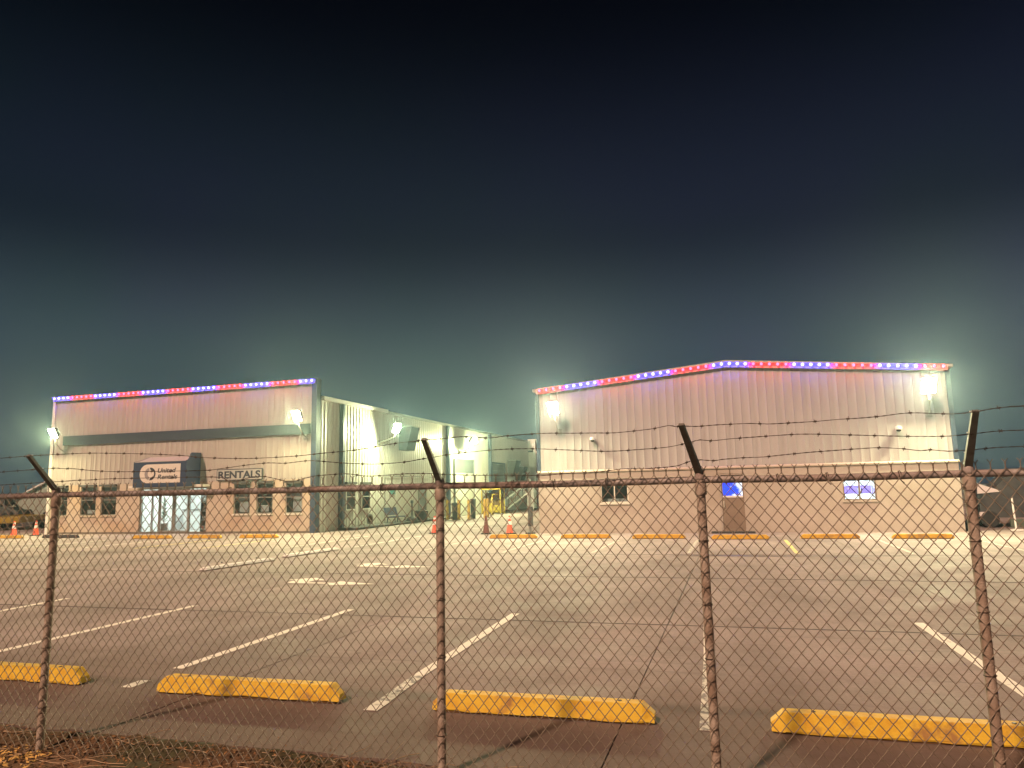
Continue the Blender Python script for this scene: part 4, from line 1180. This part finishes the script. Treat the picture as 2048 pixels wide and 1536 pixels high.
MB().box(-4.6, 4.6, -1.14, -1.101, 0.50, 0.80).build('side_rail', 'machine_yellow', ft)
MB().box(-4.6, 4.6, 1.101, 1.14, 0.50, 0.80).build('side_rail', 'machine_yellow', ft)
for x in (-1.2, -0.3, 0.6):
    for y in (-1.0, 1.0):
        w = MB().tube([(x, y - 0.12, 0.36), (x, y + 0.12, 0.36)], 0.36, 16).build('wheel', 'rubber', ft, True)
MB().tube([(4.6, 0, 0.5), (6.0, 0, 0.45)], 0.08, 6).build('drawbar', 'machine_yellow', ft)
def loader(x, y, rz, m, label, arm):
    t = empty('compact_loader', (x, y, 0), rz)
    tag(t, label, 'loader', 'machines parked in the left yard')
    MB().prism([(-1.3, 0.45), (1.0, 0.40), (1.15, 0.9), (0.8, 1.25), (-0.5, 1.30), (-1.35, 1.25)], -0.55, 0.55).build('body', m, t)
    MB().box(-0.55, 0.55, -0.45, 0.45, 1.31, 2.05, 0.06).build('cab', 'machine_dark', t)
    MB().box(-0.6, 0.6, -0.5, 0.5, 2.052, 2.14).build('cab_roof', m, t)
    for px_ in (-0.8, 0.65):
        for py_ in (-0.7, 0.7):
            w = MB().tube([(px_, py_ - 0.14, 0.42), (px_, py_ + 0.14, 0.42)], 0.42, 16).build('wheel', 'rubber', t, True)
            MB().tube([(px_, py_ - 0.145, 0.42), (px_, py_ + 0.145, 0.42)], 0.20, 10).build('rim', m, w)
    for s_ in (-0.62, 0.62):
        MB().tube([(-1.2, s_, 1.35), (0.4, s_, 1.35 + arm), (1.6, s_, 0.55 + arm)], 0.08, 6).build('lift_arm', m, t)
    MB().prism([(1.5, 0.2 + arm), (2.1, 0.15 + arm), (2.15, 0.25 + arm), (1.7, 0.85 + arm), (1.5, 0.8 + arm)], -0.8, 0.8).build('bucket', 'machine_dark', t)
    return t
loader(-51.5, 41.2, R(15), 'machine_dark', 'dark compact loader nearest the left edge of the photo', 0.2)
loader(-47.8, 43.0, R(-20), 'machine_green', 'green-grey compact loader behind the yellow trailer', 0.3)
loader(-50.5, 47.5, R(200), 'machine_yellow', 'yellow compact loader half hidden between two darker machines', 0.1)

# ================================================================== FAR RIGHT YARD
wc = empty('wood_chipper', (9.2, 31.4, 0))
tag(wc, 'dark towable machine with white chute and white mudguard beside the gabled building', 'machine')
MB().prism([(-0.55, 0.35), (1.9, 0.35), (2.1, 0.8), (1.7, 1.75), (0.4, 1.85), (-0.2, 1.25), (-0.6, 1.0)], -0.6, 0.6).build('body', 'machine_dark', wc)
MB().prism([(-0.62, 1.22), (0.12, 1.28), (0.14, 1.31), (-0.60, 1.60)], -0.63, -0.605).build('side_plate', 'white_paint', wc)
MB().prism([(-0.66, 0.40), (-0.62, 0.56), (-0.25, 0.56), (-0.02, 0.36), (-0.10, 0.32), (-0.30, 0.46)], -0.72, -0.605).build('mudguard', 'white_paint', wc)
MB().box(-1.16, -0.86, -0.5, -0.35, 0.85, 1.72, 0.03).build('chute', 'white_paint', wc)
MB().tube([(-1.0, -0.505, 1.45), (-1.0, -0.52, 1.45)], 0.09, 12).build('chute_opening', 'rubber', wc)
for s_ in (-0.66, 0.66):
    MB().tube([(-0.33, s_ - 0.09, 0.30), (-0.33, s_ + 0.09, 0.30)], 0.30, 16).build('wheel', 'rubber', wc, True)
MB().box(0.3, 2.0, -0.75, -0.62, 0.0, 0.30).build('skirt', 'machine_green', wc)
MB().tube([(-0.9, 0, 0.45), (-0.5, 0, 0.5)], 0.05, 6).build('drawbar', 'dark_metal', wc)
wp = empty('marker_post', (9.05, 28.75, 0))
tag(wp, 'thin white marker post on a cross foot at the right edge', 'post')
MB().tube([(0, 0, 0.03), (-0.03, 0, 1.10)], 0.030, 8).build('pole', 'white_paint', wp)
MB().box(-0.20, 0.20, -0.03, 0.03, 0.003, 0.05).box(-0.03, 0.03, -0.20, -0.031, 0.003, 0.05).box(-0.03, 0.03, 0.031, 0.20, 0.003, 0.05).build('cross_foot', 'white_paint', wp)
pt = empty('cargo_trailer', (12.6, 33.5, 0), R(8))
tag(pt, 'tall dark cargo trailer at the right edge behind the machine', 'trailer')
MB().box(-1.9, 2.6, -1.0, 1.0, 0.55, 2.15, 0.06).build('box_body', 'machine_dark', pt)
for k in range(5):
    MB().box(-1.6 + 0.85 * k, -1.54 + 0.85 * k, -1.03, -1.001, 0.6, 2.1).build('post_rib', 'dark_metal', pt)
for s_ in (-0.85, 0.85):
    MB().tube([(0.3, s_ - 0.1, 0.34), (0.3, s_ + 0.1, 0.34)], 0.34, 16).build('wheel', 'rubber', pt, True)
MB().box(-2.2, 2.8, -1.02, 1.02, 0.44, 0.545).build('chassis', 'dark_metal', pt)

# ================================================================== CHAIN-LINK FENCE
FANG = math.atan(0.04)
fence = empty('chain_link_fence', (-2.8, 4.455, 0), FANG)
tag(fence, 'rusty chain-link fence with barbed wire arms across the foreground', 'fence')
RAIL_Z = 1.782
S0, S1 = -4.95, 5.80
WD, HD = 0.072, 0.0875
def zig(phase):
    """one woven wire: zigzag between x = 0 and x = WD/2; rising segments to the front"""
    b = MB()
    K = 43
    zb = RAIL_Z + 0.028 - K * HD / 2
    pts = []
    for k in range(K + 1):
        right = (k % 2 == 1) if phase == 0 else (k % 2 == 0)
        x = WD / 2 if right else 0.0
        z = zb + k * HD / 2
        nudge = -0.0015 if right else 0.0015
        pts.append((x + nudge, 0.0, z - HD * 0.03)); pts.append((x + nudge, 0.0, z + HD * 0.03))
        if k < K:
            nr = not right
            x2 = WD / 2 if nr else 0.0
            yy = -0.0032 if nr else 0.0032
            pts.append((x * 0.72 + x2 * 0.28, yy, z + HD * 0.14)); pts.append((x * 0.28 + x2 * 0.72, yy, z + HD * 0.36))
    x, _, z = pts[-1]
    s_ = -1 if phase == 0 else 1
    xt = WD / 2 if phase == 0 else 0.0
    pts += [(xt - s_ * 0.002, -0.003 * s_, z + 0.010), (xt + s_ * 0.003, 0.003 * s_, z + 0.022), (xt + s_ * 0.003, 0.0, z + 0.032), (xt + s_ * 0.014, 0.0, z + 0.046)]
    b.tube(pts, 0.0027, 5)
    me = b.mesh('wire', 'wire_galv')
    me.polygons.foreach_set('use_smooth', [True] * len(me.polygons))
    return me
ZIG = (zig(0), zig(1))
nw = int((S1 - S0) / (WD / 2))
for i in range(min(nw, 298)):
    o = obj('wire', ZIG[i % 2], fence)
    s_ = S0 + i * WD / 2
    o.location = (s_ + 0.007 * math.sin(s_ * 2.1) + 0.003 * math.sin(s_ * 7.3), -0.034 + 0.006 * math.sin(s_ * 1.9), 0.005 * math.sin(s_ * 2.7 + 1) + 0.002 * math.sin(s_ * 9.0))
# posts, caps, arms
ARMS = {-5.0: (-5.0, -0.27, 2.07), -2.12: (-2.115, -0.272, 2.070), 0.961: (0.957, -0.275, 2.072), 2.617: (2.530, -0.275, 2.098), 4.055: (4.04, -0.262, 2.105), 5.83: (5.83, -0.27, 2.08)}
for s_, (ts, to, tz) in ARMS.items():
    p = MB().tube([(s_, 0, -0.3), (s_, 0, 0.6), (s_, 0, 1.2), (s_, 0, RAIL_Z + 0.02)], 0.0275, 14).build('post', 'post_rust', fence, True)
    MB().lathe([(0.034, RAIL_Z - 0.09), (0.036, RAIL_Z - 0.08), (0.036, RAIL_Z - 0.03), (0.034, RAIL_Z - 0.02)], 14, s_, 0).build('brace_band', 'post_rust', p, True)
    MB().lathe([(0.032, RAIL_Z + 0.004), (0.033, RAIL_Z + 0.03), (0.026, RAIL_Z + 0.05), (0.012, RAIL_Z + 0.06)], 14, s_, 0).build('cap', 'galv_rust', p, True)
    a_, b_ = Vector((s_, -0.005, RAIL_Z + 0.03)), Vector((ts, to, tz))
    d_ = (b_ - a_).normalized()
    side = d_.cross(Vector((0, 0, 1))).normalized(); nn = side.cross(d_)
    ar = MB()
    q = []
    for pnt, hw in ((a_, 0.021), (b_, 0.016)):
        for u_, v_ in ((-1, -0.6), (1, -0.6), (1, 0.6), (-1, 0.6)):
            q.append(tuple(pnt + side * hw * u_ + nn * hw * v_))
    ar.v = q
    ar.f = [(3, 2, 1, 0), (4, 5, 6, 7), (0, 1, 5, 4), (1, 2, 6, 5), (2, 3, 7, 6), (3, 0, 4, 7)]
    arm_o = ar.build('barb_arm', 'arm_steel', fence)
    for fr in (0.26, 0.61, 0.97):
        c_ = a_ + (b_ - a_) * fr
        MB().tube([c_ - side * 0.024 + nn * 0.012, c_ + side * 0.024 + nn * 0.012], 0.004, 6).build('wire_clip', 'frame_white', arm_o)
edges_ = sorted(ARMS)
for a_, b_ in zip(edges_[:-1], edges_[1:]):
    pts = [(a_ + 0.0 + (b_ - a_) * k / 6, 0, RAIL_Z - 0.006 * math.sin(math.pi * k / 6)) for k in range(7)]
    MB().tube(pts, 0.0215, 14).build('top_rail', 'galv_rust', fence, True)
# tie wires on the rail and posts
def tie(s_, z, vertical):
    b = MB()
    n = 12
    pts = []
    for k in range(n + 1):
        a = 2 * math.pi * 1.15 * k / n
        if vertical: pts.append((s_ + 0.031 * math.cos(a), 0.031 * math.sin(a), z + 0.008 * k / n))
        else: pts.append((s_ + 0.012 * k / n, -0.004 + 0.026 * math.cos(a + 2), z + 0.025 * math.sin(a + 2)))
    b.tube(pts, 0.0022, 5).build('tie_wire', 'barb_wire', fence)
    if not vertical:
        MB().tube([(s_, -0.03, z - 0.018), (s_ + 0.012, -0.042, z - 0.036), (s_ + 0.022, -0.04, z - 0.045)], 0.003, 5).build('tie_wire', 'barb_wire', fence)
for s_ in (-1.75, -1.2, -0.62, 0.02, 0.55, 1.45, 1.72, 2.05, 3.05, 3.32, 3.70):
    tie(s_, RAIL_Z, False)
for s_ in (-2.12, 0.961, 2.617, 4.055):
    for z in (0.25, 0.7, 1.05, 1.45):
        tie(s_, z + random.uniform(-0.05, 0.05), True)
# barbed wire strands, each following its own bends
TOP = [(-4.9, 2.07), (-3.6, 2.03), (-2.11, 2.066), (-1.81, 2.07), (-1.54, 2.068), (-1.08, 2.046), (-0.81, 2.027), (-0.66, 2.009), (-0.36, 1.993), (-0.13, 1.992), (0.09, 1.998), (0.23, 2.007), (0.51, 2.023), (0.76, 2.053), (0.95, 2.066), (1.1, 2.072), (1.2, 2.079), (1.39, 2.063), (1.47, 2.072), (1.72, 2.079), (1.9, 2.072), (2.03, 2.069), (2.14, 2.065), (2.26, 2.071), (2.38, 2.081), (2.46, 2.095), (2.5, 2.086), (2.53, 2.09), (2.61, 2.083), (2.73, 2.087), (2.91, 2.087), (3.0, 2.08), (3.11, 2.081), (3.25, 2.084), (3.38, 2.09), (3.49, 2.092), (3.6, 2.099), (3.73, 2.109), (3.92, 2.094), (4.03, 2.099), (4.27, 2.12), (5.0, 2.09), (5.8, 2.08)]
MID = [(-4.9, 1.97), (-3.6, 1.93), (-2.12, 1.973), (-1.94, 1.972), (-1.8, 1.966), (-1.66, 1.95), (-1.45, 1.936), (-1.2, 1.93), (-0.73, 1.925), (-0.6, 1.931), (-0.36, 1.953), (-0.21, 1.962), (-0.08, 1.956), (0.07, 1.967), (0.17, 1.963), (0.3, 1.949), (0.52, 1.933), (0.66, 1.932), (0.81, 1.941), (0.88, 1.951), (0.99, 1.964), (1.12, 1.98), (1.35, 1.994), (1.46, 1.998), (1.63, 1.994), (1.85, 1.979), (2.09, 1.963), (2.32, 1.969), (2.45, 1.976), (2.56, 1.996), (2.63, 2.011), (2.69, 2.004), (2.82, 2.012), (2.96, 2.017), (3.1, 2.022), (3.21, 2.022), (3.44, 2.008), (3.68, 1.992), (3.85, 1.984), (3.94, 1.983), (4.04, 1.99), (4.29, 2.001), (5.0, 1.97), (5.8, 1.98)]
BOT = [(-4.9, 1.88), (-3.6, 1.85), (-2.12, 1.878), (-1.9, 1.886), (-1.77, 1.885), (-1.63, 1.889), (-1.39, 1.888), (-0.8, 1.883), (-0.67, 1.878), (-0.62, 1.871), (-0.57, 1.841), (-0.51, 1.846), (-0.41, 1.87), (-0.29, 1.873), (-0.17, 1.847), (-0.09, 1.832), (-0.03, 1.843), (0.08, 1.866), (0.2, 1.873), (0.33, 1.876), (0.48, 1.857), (0.68, 1.863), (0.8, 1.866), (0.94, 1.861), (1.06, 1.852), (1.29, 1.841), (1.47, 1.838), (1.67, 1.83), (1.78, 1.839), (1.9, 1.84), (2.01, 1.842), (2.15, 1.857), (2.28, 1.855), (2.38, 1.858), (2.5, 1.869), (2.59, 1.899), (2.7, 1.891), (2.75, 1.897), (2.87, 1.903), (2.98, 1.904), (3.12, 1.915), (3.26, 1.924), (3.49, 1.934), (3.6, 1.936), (3.73, 1.926), (3.81, 1.912), (3.86, 1.916), (3.95, 1.905), (4.05, 1.908), (4.32, 1.918), (5.0, 1.89), (5.8, 1.88)]
def strand(W, off):
    W = [Vector((s_, off + random.uniform(-0.006, 0.006), z)) for s_, z in W]
    pts = []
    for i in range(len(W) - 1):                               # Catmull-Rom
        p0, p1, p2, p3 = W[max(i - 1, 0)], W[i], W[i + 1], W[min(i + 2, len(W) - 1)]
        n = max(2, int((p2 - p1).length / 0.035))
        for k in range(n):
            t = k / n
            pts.append(0.5 * ((2 * p1) + (p2 - p0) * t + (2 * p0 - 5 * p1 + 4 * p2 - p3) * t * t + (3 * p1 - p0 - 3 * p2 + p3) * t ** 3))
    pts.append(W[-1])
    b = MB()
    for ph in (0, math.pi):                                   # two twisted wires
        tw = []
        L = 0.0
        for i, p in enumerate(pts):
            if i: L += (p - pts[i - 1]).length
            a = L * 75 + ph
            tw.append(p + Vector((0, math.cos(a), math.sin(a))) * 0.0017)
        b.tube(tw, 0.0018, 5)
    so = b.build('barbed_wire', 'barb_wire', fence)
    nb = MB()
    L = 0.0; nxt = 0.05
    for i in range(1, len(pts)):
        L += (pts[i] - pts[i - 1]).length
        if L > nxt:
            nxt = L + random.uniform(0.115, 0.14)
            p = pts[i]; t = (pts[i] - pts[i - 1]).normalized()
            a = random.uniform(0, 3.14)
            u_ = Vector((0, math.cos(a), math.sin(a))); v_ = t.cross(u_)
            nb.tube([p - t * 0.008, p + t * 0.008], 0.0052, 6)
            for d_ in (u_, v_):
                nb.tube([p - d_ * 0.014 - t * 0.004, p + d_ * 0.014 + t * 0.004], 0.0016, 4, 0.0012)
    nb.build('barb', 'barb_wire', so)['kind'] = 'stuff'
strand(TOP, -0.262); strand(MID, -0.165); strand(BOT, -0.072)

# ================================================================== LEAF LITTER AND TWIGS
lt = MB()
def leaf_at(mb, x, y, s_):
    a, tx, ty = random.uniform(0, 6.28), random.uniform(-0.5, 0.5), random.uniform(-0.5, 0.5)
    m_ = Matrix.Translation((x, y, -0.045 + (0.045 if y > 4.45 else 0) + random.uniform(0.0, 0.02))) @ Matrix.Rotation(a, 4, 'Z') @ Matrix.Rotation(tx, 4, 'X') @ Matrix.Rotation(ty, 4, 'Y')
    P = [(-s_, 0, 0), (-s_ * 0.2, -s_ * 0.42, s_ * 0.1), (s_, 0, 0.0), (-s_ * 0.2, s_ * 0.42, s_ * 0.14)]
    mb.quad(*[m_ @ Vector(p) for p in P])
for k in range(9000):
    y = 4.62 - abs(random.gauss(0, 0.55))
    leaf_at(lt, random.uniform(-9, 5), y, random.uniform(0.006, 0.022))
for k in range(350):
    leaf_at(lt, random.uniform(-9, 5), 4.66 + abs(random.gauss(0, 0.08)), random.uniform(0.005, 0.012))
tag(lt.build('leaf_litter', 'leaf_brown'), 'brown dead leaves scattered along the foot of the fence', 'leaves', kind='stuff')
lg = MB()
for k in range(150):
    leaf_at(lg, random.gauss(-4.95, 0.16), random.gauss(4.22, 0.09), random.uniform(0.012, 0.026))
tag(lg.build('yellow_leaves', 'leaf_gold'), 'small heap of pale yellow leaves beside the leftmost fence post', 'leaves', kind='stuff')
tw = MB()
for k in range(420):
    x, y, a, L = random.uniform(-8, 4), 4.58 - abs(random.gauss(0, 0.4)), random.gauss(0.0, 0.6), random.uniform(0.05, 0.45)
    p = [Vector((x, y, -0.035 + (0.04 if y > 4.47 else 0)))]
    for q in range(4):
        p.append(p[-1] + Vector((math.cos(a) * L / 4, math.sin(a) * L / 4, random.uniform(-0.006, 0.010))))
        a += random.gauss(0, 0.35)
    tw.tube(p, random.uniform(0.0015, 0.0035), 4)
tag(tw.build('dry_twigs', 'twig'), 'thin dry twigs and straw lying under the fence', 'twigs', kind='stuff')

# ================================================================== NIGHT HAZE
hz = MB().box(-420, 420, -420, 420, -1.3, 8.2)
ho = hz.build('haze', 'asphalt')
hm = bpy.data.materials.new('night_haze')
hm.use_nodes = True
hn, hl = hm.node_tree.nodes, hm.node_tree.links
hn.clear()
hout = hn.new('ShaderNodeOutputMaterial')
pv = hn.new('ShaderNodeVolumePrincipled')
pv.inputs['Color'].default_value = (0.62, 0.88, 1.0, 1)
pv.inputs['Density'].default_value = HAZE_DENSITY
pv.inputs['Anisotropy'].default_value = 0.84
hl.new(pv.outputs[0], hout.inputs['Volume'])
ho.data.materials.clear()
ho.data.materials.append(hm)
tag(ho, 'thin damp night air glowing round the lamps', 'haze', kind='stuff')
